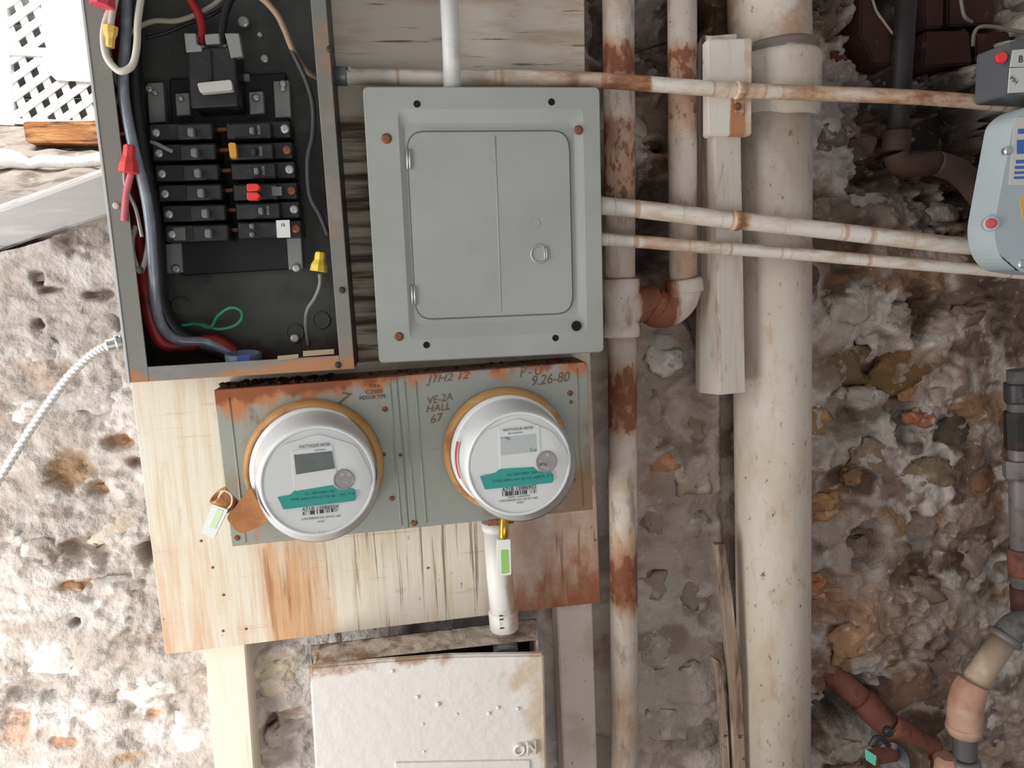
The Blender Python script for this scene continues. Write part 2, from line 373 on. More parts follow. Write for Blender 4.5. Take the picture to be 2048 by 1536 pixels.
mWall = M('rubble_masonry', (1, 1, 1, 1), 0.7, 0, [
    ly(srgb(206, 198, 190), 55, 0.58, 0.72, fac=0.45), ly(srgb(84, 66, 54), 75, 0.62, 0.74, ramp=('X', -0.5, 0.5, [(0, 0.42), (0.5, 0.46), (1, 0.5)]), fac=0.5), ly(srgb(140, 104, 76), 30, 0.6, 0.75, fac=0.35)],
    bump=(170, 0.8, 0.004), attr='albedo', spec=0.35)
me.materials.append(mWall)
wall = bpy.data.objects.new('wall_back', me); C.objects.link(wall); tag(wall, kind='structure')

def surf(x, z):
    i = int(round((z - Z0) / ST)); k = int(round((x - X0) / ST))
    i = min(max(i, 0), nz_ - 1); k = min(max(k, 0), nx_ - 1)
    return float(H[i, k])
mStone = {}
def stone_mat(c):
    if c not in mStone:
        k = srgb(*c)
        mStone[c] = M('rubble_stone', k, 0.9, 0, [ly(srgb(*[min(255, int(v * 1.35)) for v in c]), 35, 0.5, 0.7, fac=0.6), ly(srgb(*[int(v * 0.5) for v in c]), 60, 0.58, 0.7, fac=0.6),
                      ly(srgb(196, 186, 176), 22, 0.56, 0.64, fac=0.55)], bump=(140, 0.7, 0.004), spec=0.2)
    return mStone[c]
def stone(px_, py_, rx, ry, c, out=0.010, ang=0.0):
    p = P(px_, py_, 0.0); s = S(px_, py_, 0.0)
    if px_ < 620: rx, ry, out = rx * 1.25, ry * 1.25, out - 0.005
    bm = bmesh.new(); bmesh.ops.create_icosphere(bm, subdivisions=3, radius=1.0)
    sd = V((px_ * 0.37, py_ * 0.11, 3.0)); ca, sa = math.cos(ang), math.sin(ang)
    for v in bm.verts:
        d = v.co.copy(); q = V((math.copysign(abs(d.x) ** 0.8, d.x), d.y, math.copysign(abs(d.z) ** 0.8, d.z)))
        k = 1 + 0.5 * mnoise.noise(d * 1.5 + sd) + 0.28 * mnoise.noise(d * 3.5 + sd)
        q = q * k
        X = q.x * rx * s; Zz = q.z * ry * s
        v.co = V((p.x + X * ca - Zz * sa, q.y * 0.013, p.z + X * sa + Zz * ca))
        f = 0.007 * mnoise.noise(V((v.co.x, 0, v.co.z)) * 55 + sd) + 0.005 * mnoise.noise(V((v.co.x, 0, v.co.z)) * 22 + sd)
        v.co.y += f
    hs = sorted(surf(p.x + a * rx * s * 0.6, p.z + b * ry * s * 0.6) for a in (-1, 0, 1) for b in (-1, 0, 1))
    y0 = -(hs[len(hs) // 2] + out * 0.6 - 0.013)
    for v in bm.verts: v.co.y += y0
    b = B(); b.bm.free(); b.bm = bm
    return obj('stone', b, stone_mat(c), wall, smooth=True)
for st in [
    (1690, 745, 70, 50, (112, 92, 66), 0.006, 0.2), (1840, 735, 80, 48, (112, 84, 56), 0.006, 0.3), (1752, 800, 52, 24, (170, 160, 148), 0.012, -0.1), (1930, 880, 45, 38, (82, 72, 62), 0.010),
    (1640, 850, 40, 30, (150, 116, 84), 0.008), (1655, 1015, 30, 26, (162, 122, 86), 0.014), (1715, 960, 22, 20, (132, 98, 72), 0.012), (1765, 930, 55, 40, (140, 118, 96), 0.006),
    (1880, 950, 60, 34, (120, 104, 82), 0.008, -0.2), (1985, 980, 36, 40, (118, 84, 62), 0.008), (1745, 1120, 26, 34, (128, 112, 98), -0.004), (1660, 1190, 44, 26, (168, 110, 76), 0.008, -0.3),
    (1860, 1060, 60, 30, (136, 118, 104), 0.006), (1820, 1180, 70, 30, (130, 112, 96), 0.006, -0.15), (1960, 1140, 50, 50, (150, 128, 112), 0.006), (1900, 1340, 60, 40, (132, 116, 104), 0.004),
    (1700, 1270, 60, 40, (158, 122, 94), 0.006, 0.4), (1870, 1400, 44, 28, (124, 108, 96), 0.006), (1650, 1430, 34, 26, (168, 158, 148), 0.010), (1690, 1500, 44, 22, (156, 148, 140), 0.010),
    (1980, 1470, 50, 44, (122, 106, 98), 0.004), (1845, 790, 24, 20, (150, 112, 80), 0.014), (1905, 800, 28, 22, (154, 140, 124), 0.014), (1860, 840, 30, 18, (150, 94, 72), 0.012),
    (1700, 610, 46, 34, (168, 158, 148), 0.010, 0.4), (1800, 630, 44, 24, (160, 148, 134), 0.012), (1770, 690, 32, 36, (170, 158, 148), 0.012, 0.3), (1960, 640, 44, 34, (120, 104, 96), 0.008),
    (1830, 470, 22, 14, (160, 146, 132), 0.014), (1760, 400, 50, 20, (168, 160, 152), 0.012), (1900, 430, 34, 26, (150, 142, 136), 0.012), (1660, 400, 26, 34, (146, 132, 120), 0.010),
    (1680, 270, 40, 24, (104, 92, 84), 0.010), (1750, 290, 40, 22, (92, 78, 68), 0.008), (1690, 110, 16, 16, (92, 54, 38), 0.008), (1640, 60, 20, 40, (120, 112, 106), 0.006),
    (1340, 720, 40, 30, (172, 168, 162), 0.014), (1310, 820, 26, 34, (150, 134, 120), 0.008), (1400, 860, 26, 30, (136, 122, 104), 0.008), (1330, 930, 40, 26, (160, 116, 88), 0.006),
    (1390, 960, 40, 34, (166, 146, 130), 0.008), (1310, 1050, 30, 40, (140, 126, 114), 0.006), (1390, 1060, 34, 28, (158, 148, 138), 0.008), (1320, 1180, 40, 34, (150, 132, 118), 0.006),
    (1400, 1200, 30, 40, (142, 130, 120), 0.006), (1330, 1310, 44, 40, (162, 152, 142), 0.008), (1390, 1350, 26, 24, (168, 158, 148), 0.010), (1340, 1460, 50, 40, (160, 152, 144), 0.008),
    (1420, 1490, 26, 30, (150, 140, 132), 0.006), (1300, 130, 24, 24, (112, 100, 92), 0.008), (1310, 280, 22, 16, (90, 76, 66), 0.006), (1300, 60, 22, 30, (120, 110, 102), 0.006),
    (120, 945, 34, 36, (150, 118, 84), -0.002), (225, 888, 26, 14, (158, 118, 84), -0.004), (186, 992, 22, 14, (140, 112, 90), -0.002), (110, 1190, 30, 12, (176, 136, 104), 0.002),
    (160, 1095, 30, 22, (126, 104, 78), 0.002), (290, 1120, 18, 16, (88, 74, 64), 0.0), (118, 1492, 24, 10, (170, 120, 82), 0.002), (300, 1440, 18, 10, (190, 144, 100), 0.002),
    (60, 1110, 30, 26, (190, 178, 166), 0.010), (230, 1060, 60, 24, (196, 180, 164), 0.008, 0.3), (230, 1180, 50, 20, (170, 162, 152), 0.010), (110, 1330, 60, 34, (216, 208, 200), 0.012),
    (60, 830, 40, 26, (196, 188, 180), 0.010), (170, 800, 50, 26, (184, 176, 168), 0.010, 0.2), (60, 700, 40, 30, (180, 172, 164), 0.008), (180, 640, 44, 24, (170, 160, 150), 0.008),
    (290, 1400, 50, 34, (222, 214, 206), 0.010), (200, 1440, 40, 30, (214, 204, 194), 0.010), (380, 1480, 40, 40, (220, 212, 204), 0.008), (560, 1360, 34, 40, (206, 190, 166), 0.008), (560, 1500, 30, 30, (200, 186, 172), 0.008)]:
    stone(*st)

# floor and ground
mGround = M('trodden_earth', srgb(150, 140, 130), 0.95, 0, [ly(srgb(110, 98, 88), 12, 0.45, 0.65), ly(srgb(180, 172, 164), 40, 0.55, 0.7, fac=0.6)], bump=(60, 0.6, 0.006), spec=0.1)
b = B(); b.prism([V((-3.2, -3.4, -1.15)), V((2.6, -3.4, -1.15)), V((2.6, 0.35, -1.15)), V((-3.2, 0.35, -1.15))], (0, 0, -0.06)); tag(obj('floor', b, mGround), kind='structure')
# yard bank behind the wall, rising to the lattice
b = B(); bm = b.bm; GN, GM = 70, 60; vs = []
pa = P(0, 500, -0.03)
for j in range(GM):
    row = []
    for i in range(GN):
        x = -2.2 + 2.1 * i / (GN - 1); y = 0.03 + 1.75 * j / (GM - 1)
        z = float(np.interp(y, [0.03, 0.1, 0.35, 0.6, 1.0, 1.8], [0.02, 0.13, 0.20, 0.27, 0.44, 0.50]))
        z += 0.03 * mnoise.noise(V((x * 4, y * 4, 1))) + 0.016 * mnoise.noise(V((x * 15, y * 15, 1)))
        row.append(bm.verts.new((x, y, z)))
    vs.append(row)
for j in range(GM - 1):
    for i in range(GN - 1): bm.faces.new((vs[j][i], vs[j][i + 1], vs[j + 1][i + 1], vs[j + 1][i])).smooth = True
tag(obj('ground', b, mGround, loc=(0, 0, 0)), kind='structure')

# ------------------------------------------------------------------ yard: lattice, timber, plank
mWhite = M('white_vinyl', srgb(232, 232, 230), 0.5)
LD = -1.0
t = thing('lattice_screen', 'white diamond lattice screen in a white frame, outdoors above the brown timber', 'lattice', P(90, 240, LD))
def bar2(x0, y0, x1, y1, wid, d, th):
    a, c = P(x0, y0, d), P(x1, y1, d); u = (c - a).normalized(); n = V((0, 1, 0)).cross(u) * (wid / 2)
    return B().prism([a - n, c - n, c + n, a + n], (0, th, 0))
for x0, y0, x1, y1, wd in [(-8, -80, 14, 250, 0.034), (-140, 96, 330, 112, 0.020), (-140, 236, 330, 252, 0.014)]:
    obj('frame_bar', bar2(x0, y0, x1, y1, wd, LD, 0.02), mWhite, t)
O = P(100, 100, LD); uu = V((0.80, 0, 0.60)); vv = V((-0.60, 0, 0.80))   # slat directions in the screen
clip = (P(-60, 100, LD).x, P(260, 100, LD).x, P(100, 244, LD).z, P(100, -40, LD).z)
def slat(dirv, nv_, k, pit, wid, y):
    o = V((O.x, -LD + y, O.z)) + nv_ * (k * pit); ts = []
    for (ax, lo, hi) in (('x', clip[0], clip[1]), ('z', clip[2], clip[3])):
        dd = getattr(dirv, ax); oo = getattr(o, ax); a = sorted(((lo - oo) / dd, (hi - oo) / dd)); ts.append(a)
    lo, hi = max(ts[0][0], ts[1][0]), min(ts[0][1], ts[1][1])
    if hi - lo < 0.02: return
    n = nv_ * (wid / 2)
    obj('slat', B().prism([o + dirv * lo - n, o + dirv * hi - n, o + dirv * hi + n, o + dirv * lo + n], (0, 0.005, 0)), mWhite, t)
du = V((0.83, 0, 0.558)); dv = V((0.227, 0, -0.974))
for k in range(-14, 15): slat(du, V((-0.558, 0, 0.83)), k, 0.036, 0.0175, 0.006)
for k in range(-10, 11): slat(dv, V((0.974, 0, 0.227)), k, 0.039, 0.0195, 0.011)
obj('white_patch', B().prism(px([(84, -60), (330, -60), (330, 166), (186, 164), (112, 160), (80, 128), (94, 96), (82, 40)], LD + 0.004), (0, 0.003, 0)), mWhite, t, )  # plain white area of the screen, without holes
mShade = M('grey_shed_boards', srgb(96, 94, 92), 0.8, 0, [ly(srgb(120, 116, 112), (5, 5, 60), 0.4, 0.6)])
t2 = thing('board_fence', 'dark grey board fence just behind the lattice screen', 'fence', P(90, 250, LD - 0.05))
xa, xb = P(-200, 100, LD - 0.05).x, P(330, 100, LD - 0.05).x; zb, zt = P(90, 262, LD - 0.05).z, P(90, -120, LD - 0.05).z
for k in range(5):
    z0 = zb + (zt - zb) * k / 5; z1 = zb + (zt - zb) * (k + 1) / 5 - 0.004
    obj('board', B().prism([V((xa, 1.09, z0)), V((xb, 1.09, z0)), V((xb, 1.09, z1)), V((xa, 1.09, z1))], (0, 0.015, 0), 0.002), mShade, t2)
mTimber = M('weathered_timber', srgb(150, 98, 54), 0.8, 0, [ly(srgb(184, 134, 82), (9, 30, 40), 0.45, 0.7), ly(srgb(90, 58, 36), (12, 40, 60), 0.52, 0.68)], bump=((20, 60, 120), 0.8, 0.004))
b = B(); b.prism(px(rpoly([(45, 243), (300, 240), (300, 290), (52, 286)], 8), -0.74), (0, 0.07, 0), 0.004)
tag(obj('timber', b, mTimber), 'orange-brown timber lying under the white lattice screen', 'timber')
mPlank = M('grey_weathered_board', srgb(176, 172, 168), 0.85, 0, [ly(srgb(112, 104, 98), (10, 60, 60), 0.56, 0.66, fac=0.8), ly(srgb(196, 192, 188), (6, 40, 46), 0.5, 0.7, fac=0.8)], bump=((10, 60, 110), 0.6, 0.003))
b = B(); b.prism(px([(-120, 460), (60, 398), (240, 332), (240, 424), (60, 482), (-120, 548)], -0.02), (0, 0.05, 0.02), 0.004, 1)
tag(obj('plank', b, mPlank), 'grey weathered plank lying slanted on top of the stone wall, beside the open panel', 'plank')

b = B(); b.tube([P(-160, 322, -.56), P(-40, 316, -.56), P(20, 318, -.55), P(60, 328, -.545), P(90, 322, -.54), P(150, 326, -.54), P(210, 318, -.54), P(300, 316, -.54)], [.016, .022, .019, .010, .014, .013, .015, .014], 10, 6)  # pale raised strip in place of sunlit ground; the sunlight is in its colour
tag(obj('sunlit_strip', b, M('sunlit_ground_pale', srgb(236, 234, 230), .8, bump=(40, .6, .01))), 'pale strip standing in for sunlit ground on the bank between the timber and the plank', 'sunlit_strip')
# ------------------------------------------------------------------ boards and studs
za, zb_ = zof(900, 740), zof(900, 0)
mPlyU = M('weathered_plywood_across', srgb(200, 190, 174), 0.8, 0, [
    ly(srgb(170, 150, 124), (5, 5, 26), 0.46, 0.66, fac=0.8), ly(srgb(150, 112, 76), 9, 0.60, 0.74, fac=0.6),
    ly(srgb(104, 84, 64), (9, 9, 150), 0.60, 0.70, fac=0.85), ly(srgb(64, 50, 42), (6, 6, 90), 0.40, 0.66, ramp=('Z', za, zb_, [(0.0, 0.5), (0.70, 0.52), (0.78, 0.18), (1, 0.1)]), fac=0.9)],
    bump=((10, 10, 170), 0.5, 0.002), spec=0.2)
b = B(); b.prism(px([(560, -70), (1168, -70), (1176, 702), (560, 735)], 0.06), (0, 0.018, 0), 0.001, 1)
tag(obj('plywood_sheet', b, mPlyU), 'weathered whitish plywood sheet with level grain behind the closed grey panel', 'plywood')
zl0, zl1 = zof(700, 1300), zof(700, 760)
LX = lambda x: P(x, 1100, .06).x
mPlyL = M('weathered_plywood_upright', srgb(216, 206, 188), 0.8, 0, [
    ly(srgb(200, 176, 142), (70, 70, 4), 0.45, 0.68, fac=0.65), ly(srgb(220, 212, 202), (14, 14, 7), 0.5, 0.66, fac=0.5),
    ly(srgb(186, 152, 112), (9, 9, 130), 0.60, 0.72, fac=0.45),
    ly(srgb(196, 142, 92), (60, 60, 5), 0.40, 0.90, ramp=('X', LX(300), LX(680), [(0, 0.55), (0.4, 0.4), (0.5, 0.4), (0.64, 0.72), (0.85, 0.7), (1, 0.25)]), ramp2=('Z', zl0, zl1, [(0, 0.66), (0.45, 0.52), (0.6, 0.25), (1, 0.2)]), fac=0.8),
    ly(srgb(150, 92, 54), (110, 110, 7), 0.56, 0.80, ramp=('X', LX(480), LX(660), [(0, 0.1), (0.25, 0.6), (0.8, 0.56), (1, 0.1)]), ramp2=('Z', zl0, zl1, [(0, 0.5), (0.3, 0.56), (0.42, 0.5), (0.5, 0.1)]), fac=0.7),
    ly(srgb(112, 94, 72), (150, 150, 4), 0.56, 0.66, ramp=('X', LX(590), LX(1000), [(0, 0.2), (0.12, 0.52), (0.92, 0.52), (1, 0.2)]), ramp2=('Z', zl0, zl1, [(0, 0.42), (0.3, 0.5), (0.45, 0.5), (0.55, 0.2)]), fac=0.8),
    ly(srgb(172, 136, 118), (24, 24, 18), 0.30, 0.80, ramp=('X', LX(970), LX(1200), [(0, 0.0), (0.2, 0.55), (1, 0.62)]), ramp2=('Z', zl0, zl1, [(0, 0.7), (0.35, 0.6), (0.6, 0.45), (1, 0.4)]), fac=0.8),
    ly(srgb(146, 86, 52), (50, 50, 24), 0.42, 0.95, ramp=('X', LX(970), LX(1200), [(0, 0.0), (0.25, 0.38), (0.7, 0.6), (1, 0.72)]), ramp2=('Z', zl0, zl1, [(0.08, 0.85), (0.22, 0.62), (0.36, 0.28), (1, 0.15)]), fac=0.9),
    ly(srgb(110, 66, 44), (140, 140, 6), 0.58, 0.74, ramp=('X', LX(1080), LX(1200), [(0, 0.2), (0.3, 0.56), (1, 0.5)]), ramp2=('Z', zl0, zl1, [(0, 0.4), (0.36, 0.55), (0.5, 0.1)]), fac=0.7),
    ly(srgb(172, 126, 82), (36, 36, 5), 0.62, 0.74, fac=0.6), ly(srgb(150, 112, 76), 18, 0.64, 0.76, fac=0.5), ly(srgb(84, 66, 52), (110, 110, 60), 0.68, 0.74, fac=0.7)],
    bump=((150, 150, 9), 0.4, 0.0015), spec=0.2)
b = B(); b.prism(px([(258, 738), (700, 725), (1180, 704), (1191, 960), (1201, 1205), (760, 1256), (331, 1309), (296, 1040)], 0.06), (0, 0.018, 0), 0.0008, 1)
ply = thing('plywood_board', 'big weathered plywood board with upright grain and rust runs, carrying the two meters', 'plywood', P(760, 1256, 0.05))
obj('sheet', b, mPlyL, ply)
mNailR = M('rusty_nail', srgb(112, 88, 70), 0.7, 0.2)
mNail = M('dark_nail', srgb(70, 62, 56), 0.6, 0.6)
for (x, y) in [(425, 1135), (447, 1190), (446, 1262), (492, 1258), (402, 1082), (856, 1136), (1190, 1080)]:
    obj('nail', B().lathe(P(x, y, 0.0602), (0, -1, 0), [(0.0021, 0), (0.0018, 0.0006), (0.0008, 0.001)], 10), mNailR, ply)
mPine = M('pale_pine', srgb(226, 214, 196), 0.7, 0, [ly(srgb(206, 178, 140), (60, 60, 3), 0.5, 0.7, fac=0.7)], bump=((160, 160, 6), 0.3, 0.001))
b = B(); b.prism(px([(405, 1250), (488, 1250), (513, 1600), (434, 1600)], 0.0415), (0, 0.05, 0), 0.002)
tag(obj('wood_stud', b, mPine), 'pale clean pine stud below the left half of the plywood board', 'stud')
mStudR = M('speckled_old_stud', srgb(206, 192, 180), 0.8, 0, [ly(srgb(190, 172, 158), 12, 0.45, 0.65), ly(srgb(80, 58, 46), (120, 120, 60), 0.66, 0.72), ly(srgb(200, 190, 180), 50, 0.6, 0.7, fac=0.5)], bump=(120, 0.4, 0.002))
b = B(); b.prism(px([(1112, 1170), (1183, 1165), (1196, 1600), (1131, 1600)], 0.0415), (0, 0.05, 0), 0.002)
tag(obj('wood_stud', b, mStudR), 'brownish speckled stud below the right end of the plywood board', 'stud')

# ------------------------------------------------------------------ open breaker panel
OZ0_ = 0.2442 - 0.7119 / 2
mBoxG = M('grey_panel_paint_old', srgb(118, 116, 110), 0.45, 0.0, [
    ly(srgb(168, 112, 66), 30, 0.45, 0.85, ramp=('Z', OZ0_, OZ0_ + .05, [(0, 0.78), (0.2, 0.5), (0.36, 0.25), (1, 0.1)]), ramp2=('X', P(262, 740, .155).x, P(705, 740, .155).x, [(0, .8), (.05, 0.55), (0.12, 0.30), (0.45, 0.45), (0.6, 0.72), (1, 0.9)]), fac=0.85),
    ly(RUST, 70, 0.66, 0.76, fac=0.7), ly(srgb(140, 138, 132), 20, 0.5, 0.7, fac=0.4)], bump=(200, 0.15, 0.001))
mBoxIn = M('panel_interior', srgb(70, 70, 66), 0.55, 0.1, [ly(srgb(46, 44, 42), 12, 0.45, 0.7), ly(srgb(64, 34, 24), 20, 0.5, 0.75, ramp=('Z', zof(480, 740, .08), zof(480, 600, .08), [(0, 0.75), (0.35, 0.6), (0.8, 0.2), (1, 0.1)])), ly(srgb(90, 92, 90), 60, 0.6, 0.75, fac=0.4)], bump=(100, 0.2, 0.001))
mEdge = M('lit_edge_grey', srgb(190, 192, 190), 0.4, 0.3)  # brighter than the flange: the light this lip catches is in the colour
op = thing('open_breaker_panel', 'open old grey breaker panel without its cover, breakers and wires exposed', 'breaker panel', P(480, 750, 0.06))
cx, cz, ow, oh = -0.21, 0.2442, 0.2806, 0.7119
OX0, OX1, OZ0, OZ1 = cx - ow / 2, cx + ow / 2, cz - oh / 2, cz + oh / 2 + 0.04
FD, BD = 0.155, 0.061
def plate(x0, x1, z0, z1, d0, d1, bev=0.0006):
    return B().prism([V((x0, -d0, z0)), V((x1, -d0, z0)), V((x1, -d0, z1)), V((x0, -d0, z1))], (0, d0 - d1, 0), bev, 1)
obj('back_panel', plate(OX0, OX1, OZ0, OZ1, BD + 0.002, BD), mBoxIn, op)
obj('side_wall', plate(OX0, OX0 + 0.0016, OZ0, OZ1, FD - 0.001, BD), mBoxIn, op)
obj('side_wall', plate(OX1 - 0.0016, OX1, OZ0, OZ1, FD - 0.001, BD), mBoxIn, op)
obj('bottom_wall', plate(OX0, OX1, OZ0, OZ0 + 0.0016, FD - 0.001, BD), mBoxIn, op)
obj('top_wall', plate(OX0, OX1, OZ1 - 0.0016, OZ1, FD - 0.001, BD), mBoxIn, op)
fl, fr, fb = 0.0225, 0.0185, 0.019
obj('front_flange', plate(OX0, OX0 + fl, OZ0, OZ1, FD, FD - 0.0016), mBoxG, op)
obj('front_flange', plate(OX1 - fr, OX1, OZ0, OZ1, FD, FD - 0.0016), mBoxG, op)
obj('front_flange', plate(OX0 + fl, OX1 - fr, OZ0, OZ0 + fb, FD, FD - 0.0016), mBoxG, op)
obj('rolled_edge', plate(OX0 - 0.0034, OX0, OZ0, OZ1, FD + 0.001, FD - 0.007), mEdge, op)['label'] = 'rolled edge, light put into its bright colour'
mAl = M('dull_aluminium', srgb(140, 140, 136), 0.5, 0.35)
mSteel = M('zinc_steel', srgb(190, 190, 186), 0.35, 0.7)
mBlack = M('black_bakelite', srgb(30, 30, 32), 0.42, 0, [ly(srgb(58, 57, 54), 60, 0.5, 0.75, fac=0.5)], spec=0.5)
mBlackPan = M('black_pan', srgb(26, 26, 28), 0.6)
mCu = M('old_copper', srgb(140, 96, 76), 0.45, 0.6)
def pxbox(x0, y0, x1, y1, d0, d1, bev=0.001, sh=0.0):
    return B().prism(px([(x0, y0), (x1, y0 - sh), (x1 + (y1 - y0) * 0.06, y1 - sh), (x0 + (y1 - y0) * 0.06, y1)], d0), (0, d0 - d1, 0), bev, 1)
obj('breaker_pan', pxbox(338, 158, 572, 552, 0.074, 0.0632, 0.002, 14), mBlackPan, op)
for (x0, y0, x1, y1, d) in [(293, 166, 326, 246, 0.082), (350, 187, 378, 232, 0.088), (497, 184, 526, 229, 0.088), (546, 162, 578, 236, 0.082), (330, 488, 362, 547, 0.08), (573, 470, 602, 540, 0.08)]:
    obj('bracket', pxbox(x0, y0, x1, y1, d, d - 0.014, 0.001, 2), mAl, op)
for (x, y, d, r) in [(298, 178, .083, .005), (310, 186, .083, .004), (362, 198, .089, .004), (512, 196, .089, .005), (566, 168, .083, .005), (566, 178, .083, .004), (352, 538, .081, .006), (593, 536, .081, .006), (529, 118, .0636, .006), (520, 70, .0636, .004), (590, 677, .0636, .007), (487, 44, .07, .008)]:
    obj('screw', B().lathe(P(x, y, d), (0, -1, 0), [(r, 0), (r, 0.0015), (r * 0.6, 0.003)], 12), mSteel, op)
for (x, y) in [(362, 612), (590, 665), (642, 640)]:
    obj('knockout', B().lathe(P(x, y, 0.0632), (0, -1, 0), [(0.013, 0), (0.013, 0.0012), (0.011, 0.0016), (0.0105, 0.0005)], 24), mBoxIn, op)
for (x, y) in [(447, 259), (452, 300), (455, 341), (450, 381), (465, 420), (468, 460)]:
    obj('bus_stab', pxbox(x - 14, y - 4, x + 16, y + 4, 0.098, 0.075, 0.0006, 1), mCu, op)
obj('neutral_tab', pxbox(470, 147, 498, 162, 0.08, 0.0632), mAl, op)
# main breaker
mb_ = thing('main_breaker', 'black main breaker with a white handle tie at the head of the open panel', 'circuit breaker', P(425, 215, 0.075))
obj('body', pxbox(374, 97, 470, 216, 0.128, 0.075, 0.002, 5), mBlack, mb_)
mOffW = M('aged_white_plastic', srgb(176, 174, 166), 0.5, 0, [ly(srgb(120, 118, 112), 60, 0.6, 0.75)])
obj('handle_tie', B().prism(px(rpoly([(394, 166), (462, 159), (466, 180), (400, 186)], 5), 0.142), (0, 0.012, 0), 0.001, 1), mOffW, mb_)['label'] = 'dirty white handle tie'
obj('pole_joint', pxbox(414, 100, 421, 160, 0.130, 0.127, 0.0003), mBlackPan, mb_)
for pl in ([(368, 66), (392, 66), (394, 88), (404, 92), (404, 102), (372, 104)], [(409, 68), (438, 66), (440, 86), (411, 88)], [(449, 66), (478, 66), (486, 112), (462, 116), (456, 90)]):
    obj('lug_plate', B().prism(px(pl, 0.130), (0, 0.012, 0), 0.001, 1), mAl, mb_)
for (x, y) in [(400, 92), (444, 92)]:
    obj('lug_screw', B().lathe(P(x, y, 0.112), (0, -1, 0), [(0.008, -0.02), (0.008, 0), (0.005, 0.003)], 12), mSteel, mb_)
# branch breakers
mRed = M('red_plastic', srgb(214, 62, 52), 0.45); mYel = M('yellow_plastic', srgb(226, 196, 66), 0.5); mAmb = M('amber_plastic', srgb(190, 140, 50), 0.5)
mGreyH = M('grey_handle', srgb(104, 104, 102), 0.5); mStick = M('white_paper_label', srgb(206, 206, 200), 0.7)
ordn = ['topmost', 'second from the top', 'third from the top', 'fourth from the top', 'fifth from the top', 'bottom one']
def breaker(cx_, cy_, side, label, wid=128, hgt=33):
    x0, x1 = cx_ - wid / 2, cx_ + wid / 2; dfr = 0.128
    t = thing('circuit_breaker', label, 'circuit breaker', P(cx_, cy_ + 16, 0.075), 'branch breakers in the open panel')
    sl = 0.03
    def bx(a, y0, c, y1, d0, d1, bv=0.0012):
        return B().prism(px([(a, y0 - (a - cx_) * sl), (c, y0 - (c - cx_) * sl), (c + (y1 - y0) * .06, y1 - (c - cx_) * sl), (a + (y1 - y0) * .06, y1 - (a - cx_) * sl)], d0), (0, d0 - d1, 0), bv, 1)
    h = hgt / 2
    obj('body', bx(x0, cy_ - h, x1, cy_ + h, dfr - 0.012, 0.0745), mBlack, t)
    if side == 'L': a, c = cx_ - 10, x1 - 2
    else: a, c = x0 + 2, cx_ + 26
    obj('raised_face', bx(a, cy_ - h + 1, c, cy_ + h - 1, dfr, dfr - 0.014, 0.002), mBlack, t)
    return t, bx, dfr
for i, (x, y) in enumerate([(362, 263), (368, 304), (374, 345), (380, 385), (388, 426), (394, 466)]):
    t, bx, dfr = breaker(x, y, 'L', 'black branch breaker in the left column of the open panel, %s' % ordn[i])
    hx = x + 20 + i * 0.5
    obj('handle', bx(hx - 8, y - 8, hx + 6, y + 10, dfr + 0.009, dfr - 0.001, 0.0018), mGreyH, t)
    obj('terminal_screw', B().lathe(P(x - 50, y + 3, 0.1165), (0, -1, 0), [(0.0055, 0), (0.0055, 0.0012), (0.003, 0.002)], 12), mSteel, t)
    if i == 5: obj('paper_tag', bx(x - 48, y - 12, x - 24, y + 14, 0.1172, 0.1163, 0.0002), M('grey_tag', srgb(110, 108, 102), .8), t)
lab = ['black branch breaker at the top of the right column, bright terminal screw', 'black branch breaker with an amber tag at its inner end, right column', 'black branch breaker between the amber-tagged one and the red-handled one',
       'black double breaker with two red handles in the open panel', 'black branch breaker between the red-handled one and the one with the white sticker', 'black double breaker with a white paper sticker, right column bottom']
for i, (x, y) in enumerate([(516, 260), (520, 302), (525, 341), (529, 383), (534, 421), (538, 459)]):
    t, bx, dfr = breaker(x, y, 'R', lab[i])
    if i == 3:
        for yy in (y - 8, y + 9):
            obj('red_handle', B().prism(px([(x - 36, yy - 8), (x - 14, yy - 8), (x - 8, yy), (x - 14, yy + 7), (x - 35, yy + 8)], dfr + 0.014), (0, 0.016, 0), 0.0012, 1), mRed, t)['label'] = 'red breaker handle'
        obj('rating_label', bx(x + 14, y - 9, x + 34, y + 9, dfr + 0.0003, dfr - 0.0005, 0.0001), M('faded_label', srgb(96, 98, 98), .7), t)
    elif i == 5:
        for yy in (y - 8, y + 9): obj('handle', bx(x - 40, yy - 5, x - 30, yy + 5, dfr + 0.008, dfr - 0.001, 0.0015), mGreyH, t)
        obj('sticker', bx(x + 14, y - 18, x + 41, y + 17, dfr + 0.0012, dfr + 0.0002, 0.0001), mStick, t)['label'] = 'white paper sticker'
        text('sticker_figures', '15', P(x + 28, y - 9, dfr + 0.0014), (1, 0, 0), (0, 0, 1), 0.004, mBlackPan, t)
    else:
        obj('handle', bx(x - 18, y - 7, x - 8, y + 7, dfr + 0.009, dfr - 0.001, 0.0015), mGreyH if i != 1 else mBlack, t)
        obj('rating_mark', bx(x - 2, y - 9, x + 4, y + 9, dfr + 0.0004, dfr - 0.0005, 0.0001), mGreyH, t)
    if i == 1: obj('amber_tag', B().prism(px(rpoly([(456, 285), (471, 285), (474, 315), (460, 316)], 5), dfr + 0.012), (0, 0.012, 0), 0.001, 1), mAmb, t)['label'] = 'amber plastic tag'
    obj('terminal_screw', B().lathe(P(x + 54, y - 2, 0.1165), (0, -1, 0), [(0.006, 0), (0.006, 0.0015), (0.003, 0.0022)], 12), mSteel if i in (0, 2, 4) else mCu, t)
